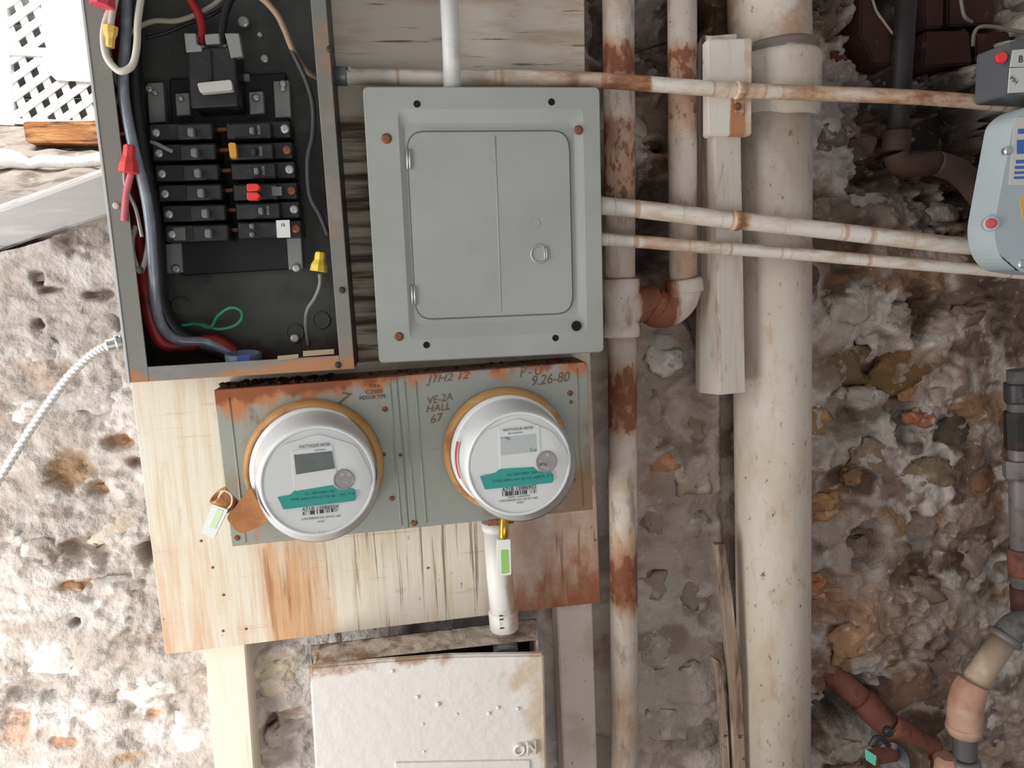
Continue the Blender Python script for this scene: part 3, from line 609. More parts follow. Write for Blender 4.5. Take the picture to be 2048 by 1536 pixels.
# ---- wires in the open panel
mWireW = M('white_wire', srgb(206, 200, 184), 0.45); mWireG = M('grey_cable', srgb(120, 126, 136), 0.25, 0, [ly(srgb(160, 166, 174), (90, 90, 40), 0.45, 0.7, fac=0.6)], spec=0.8)
mWireB = M('black_wire', srgb(34, 34, 36), 0.4); mWireR = M('red_wire', srgb(140, 34, 30), 0.45, 0, [ly(srgb(84, 28, 26), 30, 0.5, 0.7)]); mWireGr = M('green_wire', srgb(46, 132, 88), 0.45); mWireT = M('tan_wire', srgb(150, 126, 104), 0.6)
mBareCu = M('bare_steel_wire', srgb(150, 150, 150), 0.4, 0.6)
def wire(label, pts, r, mat, part='conductor', extra=None, name='wire'):
    """pts: (photo x, photo y, d)"""
    q = [P(*p) for p in pts]
    b = B().tube(q, r, 10, 6)
    if extra:
        t = thing(name, label, 'wire', min(q, key=lambda v: v.z)); obj(part, b, mat, t); return t
    return tag(obj(name, b, mat), label, 'wire')
def nut(t, x0, y0, x1, y1, d, rr, mat, name='wire_nut', label=None):
    """wire nut from its narrow tip (x0,y0) to its wide mouth (x1,y1)"""
    a, c = P(x0, y0, d), P(x1, y1, d); L_ = (c - a).length
    o = obj(name, B().lathe(a, c - a, [(rr * 0.5, 0), (rr * 0.62, L_ * 0.06), (rr * 0.66, L_ * 0.42), (rr * 0.95, L_ * 0.66), (rr * 1.05, L_ * 0.97), (rr * 0.9, L_)], 8, smooth=False), mat, t)
    if label: o['label'] = label
    return o
w1 = wire('white wire loop hanging over the upper left of the open panel, with yellow nut', [(246, -40, .15), (224, 10, .155), (208, 60, .16), (212, 110, .165), (232, 138, .165), (248, 142, .165), (266, 128, .162), (274, 90, .16), (276, 40, .155), (286, -30, .15)], 0.0042, mWireW, extra=True)
obj('conductor', B().tube([P(x, y, d) for x, y, d in [(240, -40, .157), (226, 20, .16), (221, 56, .162)]], 0.0038, 10), mWireW, w1)
nut(w1, 220, 96, 221, 52, .163, 0.0085, M('pale_yellow_plastic', srgb(226, 186, 90), .5), label='pale yellow wire nut')
w2 = wire('grey power cable running down the left side of the open panel', [(252, -40, .12), (252, 60, .13), (246, 150, .14), (250, 210, .145), (268, 300, .148), (289, 380, .148), (300, 450, .146), (306, 540, .14), (312, 610, .13), (326, 655, .115), (356, 680, .10), (410, 684, .092), (450, 700, .085), (476, 716, .08)], 0.0066, mWireG, name='power_cable')
w3 = wire('thick black cable behind the grey one in the open panel', [(268, -40, .09), (266, 80, .10), (270, 200, .11), (286, 320, .115), (306, 430, .115), (316, 540, .11), (324, 610, .10), (350, 662, .09), (400, 690, .085), (440, 704, .08), (480, 722, .075)], 0.0105, mWireB, name='power_cable')
w4 = wire('thick red cable beside the grey one at the panel bottom', [(236, -30, .09), (240, 100, .092), (248, 260, .096), (266, 400, .100), (281, 500, .106), (290, 580, .11), (306, 650, .106), (330, 688, .10), (372, 690, .09), (430, 682, .084), (470, 706, .078)], 0.0095, mWireR, name='power_cable')
rn = thing('red_splice', 'red wire nut splice hanging beside the grey cable, left of the breakers', 'wire', P(252, 440, .15))
nut(rn, 259, 290, 256, 346, .158, 0.0115, M('red_nut', srgb(216, 66, 66), .5), label='red wire nut')
obj('conductor', B().tube([P(*p) for p in [(249, 344, .155), (250, 365, .155), (258, 390, .155), (272, 420, .152), (284, 474, .15)]], 0.0024, 8), mBareCu, rn)
obj('conductor', B().tube([P(*p) for p in [(262, 346, .155), (254, 380, .155), (251, 405, .156), (248, 442, .157)]], 0.0042, 8), M('pink_wire', srgb(206, 110, 116), .5), rn)['label'] = 'faded pink conductor'
wire('grey flat loop of wire low on the left of the open panel', [(272, 452, .14), (264, 478, .145), (266, 510, .147), (279, 543, .147), (290, 522, .145), (296, 488, .14), (298, 470, .135)], 0.0034, M('grey_wire', srgb(150, 146, 140), .5))
wire('pale tan wire curving from the left cables to the main breaker', [(258, 68, .125), (282, 52, .12), (310, 42, .115), (350, 42, .11), (385, 32, .105), (430, 8, .10), (470, -30, .10)], 0.0032, M('tan_white_wire', srgb(148, 140, 126), .5))
wire('red lead entering the left terminal of the main breaker', [(366, -30, .10), (384, 4, .105), (398, 30, .11), (404, 60, .112), (402, 90, .113)], 0.0055, M('bright_red_wire', srgb(150, 28, 28), .5))
wire('black lead entering the right terminal of the main breaker', [(470, -30, .10), (452, 20, .105), (444, 60, .11), (444, 90, .113)], 0.0055, mWireB)
wire('thin black wire looping behind the red lead', [(292, 76, .10), (330, 66, .098), (380, 46, .094), (430, 26, .09), (490, -20, .09)], 0.0024, mWireB)
wire('tan stranded wire along the upper right of the open panel', [(470, -30, .10), (520, -6, .11), (552, 26, .115), (570, 60, .115), (590, 110, .11), (612, 140, .10), (640, 158, .08)], 0.0042, mWireT)
wire('thin black wire hanging down the right of the open panel', [(560, 40, .11), (584, 100, .112), (612, 160, .112), (626, 210, .112), (626, 270, .112), (616, 320, .112), (620, 390, .112), (640, 430, .11), (656, 470, .10)], 0.0034, M('dusty_black_wire', srgb(62, 62, 64), .6))
yn = wire('grey wire capped by a yellow nut, lower right of the open panel', [(640, 548, .125), (640, 570, .12), (630, 596, .115), (615, 620, .11), (612, 650, .10), (618, 690, .08)], 0.0028, M('grey_thin_wire', srgb(120, 118, 112), .5), extra=True)
nut(yn, 641, 504, 637, 543, .128, 0.0108, mYel, label='yellow wire nut')
wire('green ground wire loop near the bottom of the open panel', [(345, 654, .08), (392, 648, .085), (420, 655, .09), (436, 632, .10), (460, 616, .105), (480, 620, .105), (484, 636, .10), (468, 652, .095), (436, 658, .09), (404, 648, .085)], 0.0022, mWireGr)
rn2 = thing('red_splice', 'red wire nut at the upper left corner of the open panel, cut by the frame', 'wire', P(205, 20, .16))
nut(rn2, 212, -50, 204, 14, .168, 0.014, M('pinkred_nut', srgb(206, 70, 88), .5))
for (x0, y0, x1, y1, lb) in [(452, 714, 522, 706, 'pale blue bushing')]:
    o = obj('conduit_bushing', B().lathe(P(488, 722, .10), V((0.02, -0.1, 1)), [(0.024, -0.004), (0.024, 0.010), (0.020, 0.012), (0.018, 0.004)], 24), M('pale_blue_plastic', srgb(112, 124, 140), .5), op); o['label'] = lb
obj('blue_label', B().prism(px([(474, 712), (500, 709), (500, 722), (474, 725)], .126), (0, 0.0008, 0)), M('blue_label', srgb(70, 104, 170), .6), op)
for (x0, y0, x1, y1) in [(555, 712, 597, 718), (606, 702, 668, 710)]:
    obj('knockout_slot', B().prism(px([(x0, y0), (x1, y0 - 4), (x1, y1 - 2), (x0, y1 + 3)], 0.1562), (0, 0.0008, 0)), M('cream_paint', srgb(150, 132, 104), .6), op)
for (x, y) in [(232, 411), (280, 540), (684, 580), (676, 730), (660, 98)]:
    obj('flange_screw', B().lathe(P(x, y, FD + 0.0002), (0, -1, 0), [(0.0045, 0), (0.004, 0.0012), (0.002, 0.002)], 10), mNail if (x, y) != (232, 411) else M('paint_blob', srgb(186, 178, 166), .7), op)
wire('thin grey wire bent along the inner left side of the panel above the red splice', [(214, 60, .13), (220, 110, .135), (232, 160, .138), (240, 182, .138), (232, 206, .136), (214, 238, .13)], 0.0028, M('thin_grey_wire', srgb(120, 118, 110), .5))
wire('short brown wire crossing under the grey cable at the left of the open panel', [(206, 258, .12), (220, 266, .124), (240, 268, .124), (262, 264, .118), (292, 256, .11)], 0.0024, mWireT)
wire('short loose wire stub lying on the second left breaker', [(302, 284, .132), (314, 288, .134), (330, 296, .134), (346, 303, .132)], 0.0026, M('stub_grey', srgb(112, 112, 110), .5))
# armoured cable
mArm = M('galvanised_spiral', srgb(206, 206, 202), 0.35, 0.5)
ac = thing('armored_cable', 'pale spiral armoured cable curving down from the open panel across the stone wall', 'cable', P(60, 870, 0.05))
pts = [P(*p) for p in [(238, 688, .10), (215, 692, .105), (180, 712, .10), (140, 750, .09), (105, 795, .08), (70, 845, .07), (35, 898, .06), (0, 955, .05), (-40, 1020, .045)]]
b = B(); t_ = B().tube(pts, 0.0055, 10, 14); t_.bm.free()
# ribbed: alternate radius along the resampled path
q = []
for i in range(len(pts) - 1):
    p0 = pts[max(i - 1, 0)]; p1 = pts[i]; p2 = pts[i + 1]; p3 = pts[min(i + 2, len(pts) - 1)]
    for k in range(16):
        tt = k / 16
        q.append(0.5 * ((2 * p1) + (p2 - p0) * tt + (2 * p0 - 5 * p1 + 4 * p2 - p3) * tt * tt + (3 * p1 - p0 - 3 * p2 + p3) * tt ** 3))
obj('spiral_sheath', b.tube(q, [0.0064 if i % 3 else 0.0048 for i in range(len(q))], 10, 1), mArm, ac)
c0 = P(240, 686, .10); obj('connector', B().lathe(c0, P(222, 690, .104) - c0, [(0.008, -0.004), (0.011, -0.002), (0.011, 0.004), (0.0085, 0.006), (0.0085, 0.016), (0.007, 0.018)], 16, smooth=False), mSteel, ac)
obj('connector_screw', B().lathe(P(232, 676, .106), (0, -0.4, 1), [(0.0035, -0.003), (0.0035, 0.004)], 10), mSteel, ac)

# ------------------------------------------------------------------ closed grey breaker panel
mGrey = M('satin_grey_enamel', srgb(158, 160, 155), 0.42, 0, [ly(srgb(150, 152, 147), 9, 0.4, 0.7, fac=0.7), ly(srgb(120, 110, 98), 90, 0.72, 0.76, fac=0.6)], bump=(420, 0.08, 0.0006), spec=0.4)
mGrv = M('grey_enamel_groove', srgb(104, 108, 106), 0.6)
mRustScrew = M('rusty_screw', srgb(128, 84, 58), 0.85, 0, [ly(srgb(84, 50, 34), 300, 0.45, 0.7)], bump=(500, 0.5, 0.001))
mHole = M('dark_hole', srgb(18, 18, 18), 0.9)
cp = thing('breaker_panel', 'closed smooth grey breaker panel with a hinged door and ring pull', 'breaker panel', P(975, 715, 0.06))
pcx, pcz, pw, ph, pt = 0.1204, 0.0682, 0.3116, 0.3559, -0.0132
pu = V((math.cos(pt), 0, math.sin(pt))); pv = V((-math.sin(pt), 0, math.cos(pt))); PO = V((pcx, 0, pcz))
def Q(u, v, d): return PO + pu * (u * pw / 2) + pv * (v * ph / 2) + V((0, -d, 0))      # u, v in -1..1 on the cover
def q_of(x, y, d=0.145):
    p = P(x, y, d) - PO; return (p.dot(pu) / (pw / 2), p.dot(pv) / (ph / 2))
PD = 0.145
obj('box', B().prism([Q(-.93, -.93, PD - .004), Q(.93, -.93, PD - .004), Q(.93, .95, PD - .004), Q(-.93, .95, PD - .004)], (0, PD - .004 - 0.061, 0), 0.001, 1), mGrey, cp)
# cover: rolled rim, flat land, sloping band, sunk floor
def loop(pts, d): return [Q(u, v, d) for u, v in pts]
def rr_(u0, v0, u1, v1, r, n=5): return rpoly([(u0, v0), (u1, v0), (u1, v1), (u0, v1)], r, n)
b = B(); bm = b.bm
l1a, l1b = q_of(795, 222)[0], q_of(1166, 222)[0]; l2a, l2b = q_of(990, 672)[1], q_of(990, 218)[1]
i1a, i1b = q_of(812, 300)[0], q_of(1149, 300)[0]; i2a, i2b = q_of(990, 642)[1], q_of(990, 246)[1]
loops = [loop(rr_(-1, -1, 1, 1, .045), PD - .012), loop(rr_(-1, -1, 1, 1, .045), PD - .002), loop(rr_(-.992, -.992, .992, .992, .045), PD),
         loop(rr_(l1a, l2a, l1b, l2b, .05), PD), loop(rr_(i1a, i2a, i1b, i2b, .07), PD - .0042)]
vs = [[bm.verts.new(p) for p in lp] for lp in loops]
for a, c in zip(vs, vs[1:]):
    n = len(a)
    for k in range(n): bm.faces.new((a[k], a[(k + 1) % n], c[(k + 1) % n], c[k]))
bm.faces.new(vs[-1])
obj('cover', b, mGrey, cp)
d0 = q_of(812, 265); d1 = q_of(1139, 628); du0, du1 = q_of(814, 265)[0], q_of(1138, 262)[0]; dv1, dv0 = q_of(980, 263)[1], q_of(980, 632)[1]
obj('door_gap', B().prism([Q(u, v, PD - .0036) for u, v in rr_(du0 - .012, dv0 - .012, du1 + .012, dv1 + .012, .15)], (0, 0.0006, 0)), mGrv, cp)
door = obj('door', B().prism([Q(u, v, PD - .0008) for u, v in rr_(du0, dv0, du1, dv1, .14)], (0, 0.0026, 0), 0.0006, 2), mGrey, cp)
ku = q_of(991, 300)[0]
obj('crease', B().tube([Q(ku, dv1 - .03, PD - .0014), Q(ku, dv0 + .03, PD - .0014)], 0.0012, 8, 1), mGrey, door)
for (y0, y1, x) in [(298, 338, 814), (572, 610, 824)]:
    for dx in (0, 5):
        obj('hinge', B().tube([P(x + dx, y0, PD + .0008), P(x + dx + 1.5, y1, PD + .0008)], 0.0016, 8, 1), mSteel, cp)
rc = P(1078, 508, PD)
obj('pull_ring', B().tube([rc + pu * (0.0115 * math.cos(a) * 0.95) + pv * (0.0115 * math.sin(a)) + V((0, -0.0008, 0)) for a in [2 * math.pi * k / 24 for k in range(25)]], 0.0011, 8, 1), mSteel, door)
obj('ring_cup', B().lathe(rc + V((0, -0.0001, 0)), (0, -1, 0), [(0.0102, 0), (0.0102, 0.0007), (0.0092, 0.0007), (0.0085, 0.0002)], 24), mGrey, door)
for dx in (11, 15): obj('ring_bar', B().tube([P(1078 + dx, 494, PD + .001), P(1079 + dx, 520, PD + .001)], 0.0011, 8, 1), mSteel, door)
obj('lock_mark', B().lathe(P(1070, 447, PD - .0007), (0, -1, 0), [(0.0072, 0), (0.0072, 0.0003), (0.0066, 0.0004), (0.0063, 0.0001)], 24), mGrey, door)
for (x, y, r, mt_) in [(773, 277, .0068, mRustScrew), (1157, 260, .0062, mRustScrew), (798, 673, .0062, mRustScrew)]:
    obj('cover_screw', B().lathe(P(x, y, PD), (0, -1, 0), [(r, 0), (r * .9, .0012), (r * .5, .0022)], 16), mt_, cp)
for (x, y, r) in [(1153, 652, .0062), (834, 208, .0040), (1103, 204, .0040), (853, 690, .0040), (1111, 676, .0040)]:
    obj('screw_hole', B().lathe(P(x, y, PD + .0001), (0, -1, 0), [(r * 1.15, 0), (r * 1.1, .0004), (r, .0004), (r * .9, .0001)], 16), mHole, cp)

# ------------------------------------------------------------------ double meter socket box
mMB = M('sage_grey_old_enamel', srgb(142, 146, 138), 0.5, 0, [
    ly(srgb(152, 140, 104), (40, 40, 5), 0.42, 0.8, ramp=('X', P(440, 900, .14).x, P(1185, 900, .14).x, [(0, .5), (.12, .6), (.3, .45), (.45, .2), (.85, .2), (1, .7)]), fac=.75),
    ly(RUSTO, (34, 34, 14), 0.44, 0.7, ramp=('Z', zof(700, 1060, .14), zof(700, 745, .14), [(0, .18), (.6, .16), (.82, .34), (.9, .58), (1, .8)]), ramp2=('X', P(440, 900, .14).x, P(1185, 900, .14).x, [(0, .75), (.35, .58), (.5, .4), (.9, .4), (1, .55)]), fac=.85),
    ly(RUST, (40, 40, 20), 0.50, 0.7, ramp=('Z', zof(700, 1060, .14), zof(700, 745, .14), [(0, .1), (.84, .25), (.91, .56), (1, .85)]), ramp2=('X', P(440, 900, .14).x, P(1185, 900, .14).x, [(0, .72), (.35, .55), (.5, .36), (.9, .38), (1, .5)]), fac=.9),
    ly(srgb(128, 92, 60), (30, 30, 18), 0.46, 0.7, ramp=('X', P(1050, 900, .14).x, P(1185, 900, .14).x, [(0, .0), (.35, .35), (.8, .62), (1, .7)]), ramp2=('Z', zof(1150, 1040, .14), zof(1150, 740, .14), [(0, .8), (.3, .62), (.5, .3), (1, .15)]), fac=.85),
    ly(srgb(84, 56, 40), 110, 0.70, 0.75, fac=.7)], bump=(180, 0.2, 0.001))
mb = thing('meter_socket_box', 'sage-grey double meter box with a rusty top edge, holding both round meters', 'meter box', P(800, 1060, 0.061))
mu0, muw, mvz, mvh, mt0 = -0.0011, 0.5035, -0.2352, 0.2156, 0.01
au = V((math.cos(mt0), 0, math.sin(mt0))); av = V((-math.sin(mt0), 0, math.cos(mt0))); MO = V((mu0, 0, mvz)); MD = 0.14
def Q2(u, v, d): return MO + au * u + av * v + V((0, -d, 0))
def m_of(x, y, d=MD): p = P(x, y, d) - MO; return (p.dot(au), p.dot(av))
obj('body', B().prism([Q2(-muw / 2, -mvh / 2, MD - .002), Q2(muw / 2, -mvh / 2, MD - .002), Q2(muw / 2, mvh / 2, MD - .002), Q2(-muw / 2, mvh / 2, MD - .002)], (0, MD - .002 - .061, 0), 0.001, 1), mMB, mb)
us = m_of(806, 900)[0]
for (u0, u1) in [(-muw / 2, us - .001), (us + .001, muw / 2)]:
    obj('cover_plate', B().prism([Q2(u0, -mvh / 2, MD), Q2(u1, -mvh / 2, MD), Q2(u1, mvh / 2, MD), Q2(u0, mvh / 2, MD)], (0, .0021, 0), 0.0007, 1), mMB, mb)
for x in (790, 819, 841, 1160):
    u = m_of(x, 900)[0]; obj('pressed_rib', B().tube([Q2(u, -mvh / 2 + .006, MD - .0005), Q2(u, mvh / 2 - .008, MD - .0005)], 0.0018, 8, 1), mMB, mb)
ul = m_of(470, 900)[0]
obj('pressed_rib', B().tube([Q2(ul, -mvh / 2 + .004, MD - .0008), Q2(ul, mvh / 2 - .012, MD - .0008)], 0.0018, 8, 1), mMB, mb)
for (x, y, r) in [(474, 1076, .004), (828, 1046, .005), (1140, 786, .0042), (1142, 804, .0026), (784, 997, .004), (801, 910, .0025), (768, 909, .003), (1146, 960, .004), (770, 818, .004)]:
    obj('rivet', B().lathe(P(x, y, MD), (0, -1, 0), [(r, 0), (r * .9, .001), (r * .4, .0016)], 12), mRustScrew, mb)
mInk = M('faded_black_ink', srgb(66, 68, 66), 0.7); mHand = M('brown_marker', srgb(116, 88, 66), 0.8)
dr = (au.x, au.y, au.z - 0.0)
def mtext(s, x, y, h, wd, mt_, shear=0.0, rise=0.0, name='lettering'):
    r = au + av * rise
    return text(name, s, P(x, y, MD + .0004), r, av - au * rise, h * S(x, y, MD), mt_, mb, wd * S(x, y, MD), shear)
mtext('U.W.A.', 750, 772, 7, 20, mInk); mtext('C2505', 748, 783, 8, 34, mInk); mtext('INDOOR TYPE', 745, 794, 8, 52, mInk)
mtext('J1H2 12', 895, 757, 20, 88, mHand, .35, .05, 'handwriting'); mtext('P - U', 1062, 742, 20, 46, mHand, .3, .05, 'handwriting'); mtext('9.26-80', 1102, 757, 20, 78, mHand, .3, .05, 'handwriting')
mtext('VE-2A', 880, 797, 15, 48, mHand, .3, .12, 'handwriting'); mtext('HALL', 876, 815, 14, 48, mHand, .3, .05, 'handwriting'); mtext('67', 874, 836, 16, 28, mHand, .3, .2, 'handwriting')
mtext('7', 690, 797, 24, 26, M('scratched_mark', srgb(92, 90, 84), .8), .3, -.2, 'scratch_mark')
# rust crumbs on top of the box
mCrumb = M('rust_crumbs', srgb(64, 44, 34), 0.95, 0, [ly(srgb(150, 140, 130), 140, 0.62, 0.7)])
b = B()
for k in range(150):
    x = random.uniform(430, 660) if k < 120 else random.uniform(660, 1150)
    d = random.uniform(.075, .136); p = P(x, 768 - (x - 430) * .07, .14); u = (p - MO).dot(au)
    q = Q2(u, mvh / 2 + .001, d); r = random.uniform(.0015, .006 if k < 120 else .003)
    tmp = bmesh.new(); bmesh.ops.create_icosphere(tmp, subdivisions=1, radius=r)
    for v in tmp.verts: v.co = V((v.co.x * random.uniform(.7, 1.5), v.co.y, v.co.z * .7)) + q
    b.add(tmp)
tag(obj('rust_crumbs', b, mCrumb), 'dark rust crumbs and dirt lying on the top edge of the meter box', 'debris', kind='stuff')

# ------------------------------------------------------------------ the two meters
mRing = M('ochre_painted_ring', srgb(184, 138, 84), 0.5, 0, [ly(srgb(140, 84, 46), 26, 0.5, 0.72, fac=.8), ly(srgb(200, 176, 140), 18, 0.55, 0.7, fac=.6)])
mMW = M('white_meter_plastic', srgb(238, 238, 236), 0.35, 0, [ly(srgb(222, 204, 180), 30, 0.52, 0.75, fac=.45)])
mFace = M('white_meter_face', srgb(214, 214, 212), 0.4)
mTeal = M('teal_label', srgb(34, 150, 136), 0.45); mTealInk = M('dark_teal_ink', srgb(16, 96, 96), .5)
mPrint = M('label_ink', srgb(74, 72, 74), .6); mLabW = M('white_label', srgb(216, 216, 212), .5)
mLcd = M('lcd_grey', srgb(78, 84, 82), 0.25, 0, [ly(srgb(92, 98, 92), 40, .4, .7)]); mLcdR = M('lcd_pale', srgb(170, 176, 174), 0.15, 0, [ly(srgb(100, 108, 108), 24, .5, .56)])
mPort = M('optical_port_grey', srgb(150, 142, 142), .4, 0, [ly(srgb(190, 186, 184), 180, .56, .66)])
mBar = M('barcode_print', srgb(208, 208, 206), .6, 0, [ly(srgb(60, 60, 62), (900, 1, 1), .46, .5, det=2)])
def clear_mat():
    mt = bpy.data.materials.new('clear_polycarbonate'); mt.use_nodes = True; nt = mt.node_tree; N = nt.nodes; L = nt.links
    for n in list(N): N.remove(n)
    o = N.new('ShaderNodeOutputMaterial'); mx = N.new('ShaderNodeMixShader'); tr = N.new('ShaderNodeBsdfTransparent'); gl = N.new('ShaderNodeBsdfGlossy'); fr = N.new('ShaderNodeFresnel')
    tr.inputs[0].default_value = (.965, .97, .975, 1); gl.inputs['Roughness'].default_value = .08; fr.inputs[0].default_value = 1.10
    L.new(fr.outputs[0], mx.inputs[0]); L.new(tr.outputs[0], mx.inputs[1]); L.new(gl.outputs[0], mx.inputs[2]); L.new(mx.outputs[0], o.inputs[0]); return mt
mClear = clear_mat()
def meter(ring_px, face_px, fd, rr, rf, number, label, lcd, items, seal_red=False):
    o = P(ring_px[0], ring_px[1], MD + .001); fc = P(face_px[0], face_px[1], fd); ax = (fc - o).normalized(); Hh = (fc - o).length
    upv = (av - ax * av.dot(ax)).normalized(); rt = upv.cross(ax) * 1.0
    rt = ax.cross(upv) * -1 if (ax.cross(upv)).x < 0 else ax.cross(upv)
    n0 = V((0, -1, 0))
    t = thing('electric_meter', label, 'electric meter', o, 'electric meters on the double box')
    obj('locking_ring', B().lathe(o, n0, [(rr * .985, 0), (rr, .004), (rr * .985, .012), (rr * .945, .018), (rr * .90, .019), (rr * .885, .012)], 64), mRing, t)
    # the white body leans along the meter's own axis
    obj('base_collar', B().lathe(o + ax * .004, ax, [(rr * .90, 0), (rr * .905, .014), (rr * .885, .024), (rr * .83, .026)], 64), mMW, t)
    obj('body', B().lathe(o + ax * .022, ax, [(rr * .845, 0), (rr * .82, .012), (rf * 1.045, Hh - .034), (rf * 1.02, Hh - .026), (rf * .97, Hh - .0235)], 64), mMW, t)
    fo = o + ax * (Hh - .0016)
    obj('face', B().lathe(fo, ax, [(rf * .955, 0), (rf * .955, .0012)], 64, smooth=False), mFace, t)
    obj('clear_cover', B().lathe(o + ax * .02, ax, [(rr * .875, 0), (rr * .86, .012), (rf * 1.075, Hh - .026), (rf * 1.07, Hh - .010), (rf * 1.05, Hh - .001), (rf * 1.0, Hh + .003), (0.002, Hh + .004)], 64, cap=False), mClear, t)
    obj('rim', B().lathe(o + ax * (Hh - .003), ax, [(rf * .955, 0), (rf * .965, .0035), (rf * 1.0, .0045), (rf * 1.025, .002), (rf * 1.03, -.003)], 64, cap=False), mMW, t)
    f = fo + ax * .0013
    W_ = lambda x, y, e=0.0: PP(x, y, f + ax * e, ax)
    for kind, a in items(W_, ax, rt, upv):
        name, bb, mt_, lb = a
        ob = obj(name, bb, mt_, t)
        if lb: ob['label'] = lb
    sc_ = (W_(face_px[0] + 10, face_px[1]) - W_(face_px[0], face_px[1])).length / 10
    def ft(s, x, y, h, wd, mt_=mPrint, e=.0005, name='lettering', bold=0.0):
        a_, c_ = W_(x, y), W_(x + 20, y - 20 * .095)
        return text(name, s, W_(x, y, e), c_ - a_, ax.cross(c_ - a_), h * sc_, mt_, t, wd * sc_, thick=.00012, bold=bold)
    return t, W_, ax, ft, sc_
def items_left(W_, ax, rt, upv):
    pr = lambda pts, e=.0002, th=.0003: B().prism([W_(x, y, e + th) for x, y in pts], ax * -th)
    yield 0, ('upper_plate', pr(rpoly([(532, 1003), (532, 955), (560, 892), (636, 868), (712, 890), (740, 945), (743, 975), (690, 982), (590, 996)], 14), .0002, .0014), mFace, None)
    yield 0, ('display_frame', pr(rpoly([(582, 902), (664, 890), (676, 968), (590, 982)], 3), .0016, .0006), mLabW, None)
    yield 0, ('display', pr([(588, 910), (664, 902), (670, 937), (592, 949)], .0022, .0003), mLcd, 'dark grey display window')
    yield 0, ('teal_label', pr(rpoly([(555, 994), (580, 990), (594, 976), (664, 969), (674, 978), (710, 976), (714, 1001), (567, 1019)], [2, 4, 5, 3, 3, 9, 9, 2]), .0018, .0003), mTeal, 'teal green label')
    yield 0, ('optical_port', B().lathe(W_(687, 959, .0016), ax, [(.0132, 0), (.0132, .0012), (.0118, .0018), (.011, .001)], 28), mPort, 'greyish round port')
    yield 0, ('barcode', pr([(604, 1024), (674, 1016), (675, 1023), (605, 1031)], .0004, .0003), mBar, None)
def items_right(W_, ax, rt, upv):
    pr = lambda pts, e=.0002, th=.0003: B().prism([W_(x, y, e + th) for x, y in pts], ax * -th)
    yield 0, ('upper_plate', pr(rpoly([(940, 950), (942, 908), (970, 862), (1035, 836), (1104, 862), (1136, 905), (1138, 935), (1090, 938), (1000, 945)], 14), .0002, .0014), mFace, None)
    yield 0, ('display_frame', pr(rpoly([(997, 860), (1078, 850), (1082, 926), (1000, 938)], 3), .0016, .0006), mLabW, None)
    yield 0, ('display', pr([(1001, 875), (1071, 868), (1073, 903), (1002, 911)], .0022, .0003), mLcdR, 'pale display window')
    yield 0, ('teal_label', pr(rpoly([(960, 953), (986, 949), (1000, 938), (1068, 934), (1075, 945), (1104, 943), (1109, 965), (970, 979)], [2, 4, 5, 3, 3, 9, 9, 2]), .0018, .0003), mTeal, 'teal green label')
    yield 0, ('optical_port', B().lathe(W_(1092, 923, .0016), ax, [(.0142, 0), (.0142, .0012), (.0128, .0018), (.012, .001)], 28), mPort, None)
    yield 0, ('barcode', pr([(1004, 984), (1071, 979), (1072, 986), (1005, 993)], .0004, .0003), mBar, None)
tL, WL, axL, ftL, sL = meter((630, 932), (637, 962), .232, .0925, .0685, '', 'left-hand round white electric meter with a dark display, brass bracket at its lower left', mLcd, items_left)
ftL('A71B 13086954', 640, 1015.5, 7, 73); ftL('CON EDISON CO. OF N.Y. INC.', 643, 1035, 4, 80); ftL('1KXX', 642, 1043, 3.5, 13)
ftL('WATTHOUR METER', 629, 891, 6, 62, e=.0026); ftL('KWH', 640, 900, 3, 20, e=.0026)
ftL('CL 200 240V 3W', 640, 985, 5, 60, mTealInk, .0024); ftL('TYPE 60Hz FM 2S TA 30', 625, 996, 5, 90, mTealInk, .0024); ftL('Kh 7.2', 694, 988, 5, 30, mTealInk, .0024)
tR, WR, axR, ftR, sR = meter((1012, 898), (1039, 928), .232, .0885, .0672, '', 'right-hand round white electric meter with a pale display, leaning forward above the brass lock', mLcdR, items_right)
ftR('A71B 13086952', 1038, 976.5, 7.5, 69, bold=.012); ftR('CON EDISON CO. OF N.Y. INC.', 1038, 999, 4, 78); ftR('1KXX', 1040, 1005, 3.5, 14); ftR('0000 13086952', 1038, 993, 2.6, 44)
ftR('WATTHOUR METER', 1036, 858, 5, 60, e=.0026); ftR('KWH', 1030, 866, 3, 26, e=.0026)
ftR('CL 200 240V 3W', 1044, 947, 5, 60, mTealInk, .0024); ftR('TYPE 60Hz FM 2S TA 30', 1030, 959, 5, 90, mTealInk, .0024); ftR('Kh 7.2', 1092, 952, 5, 30, mTealInk, .0024); ftR('PV', 1088, 929, 6, 16, mPrint, .004)
# red stripe on the right meter's side
mRedS = M('red_seal_stripe', srgb(206, 84, 78), .5)
o = P(1012, 898, MD + .001); Hh = (P(1039, 928, .232) - o).length
obj('red_stripe', B().lathe(o + axR * .024, axR, [(.0885 * .87, .012), (.0885 * .848, .020)], 18, up=(-1, 0, 0.0), cap=False, a0=-.34, a1=.34), mRedS, tR)['label'] = 'red stripe'
for (t_, W_, ax_, x, y) in [(tL, WL, axL, 641, 1064), (tR, WR, axR, 1041, 1026)]:
    for dx in (-6, 6): obj('catch', B().lathe(W_(x + dx, y, -.004), ax_, [(.0016, 0), (.0016, .004), (.0008, .005)], 8), mSteel, t_)
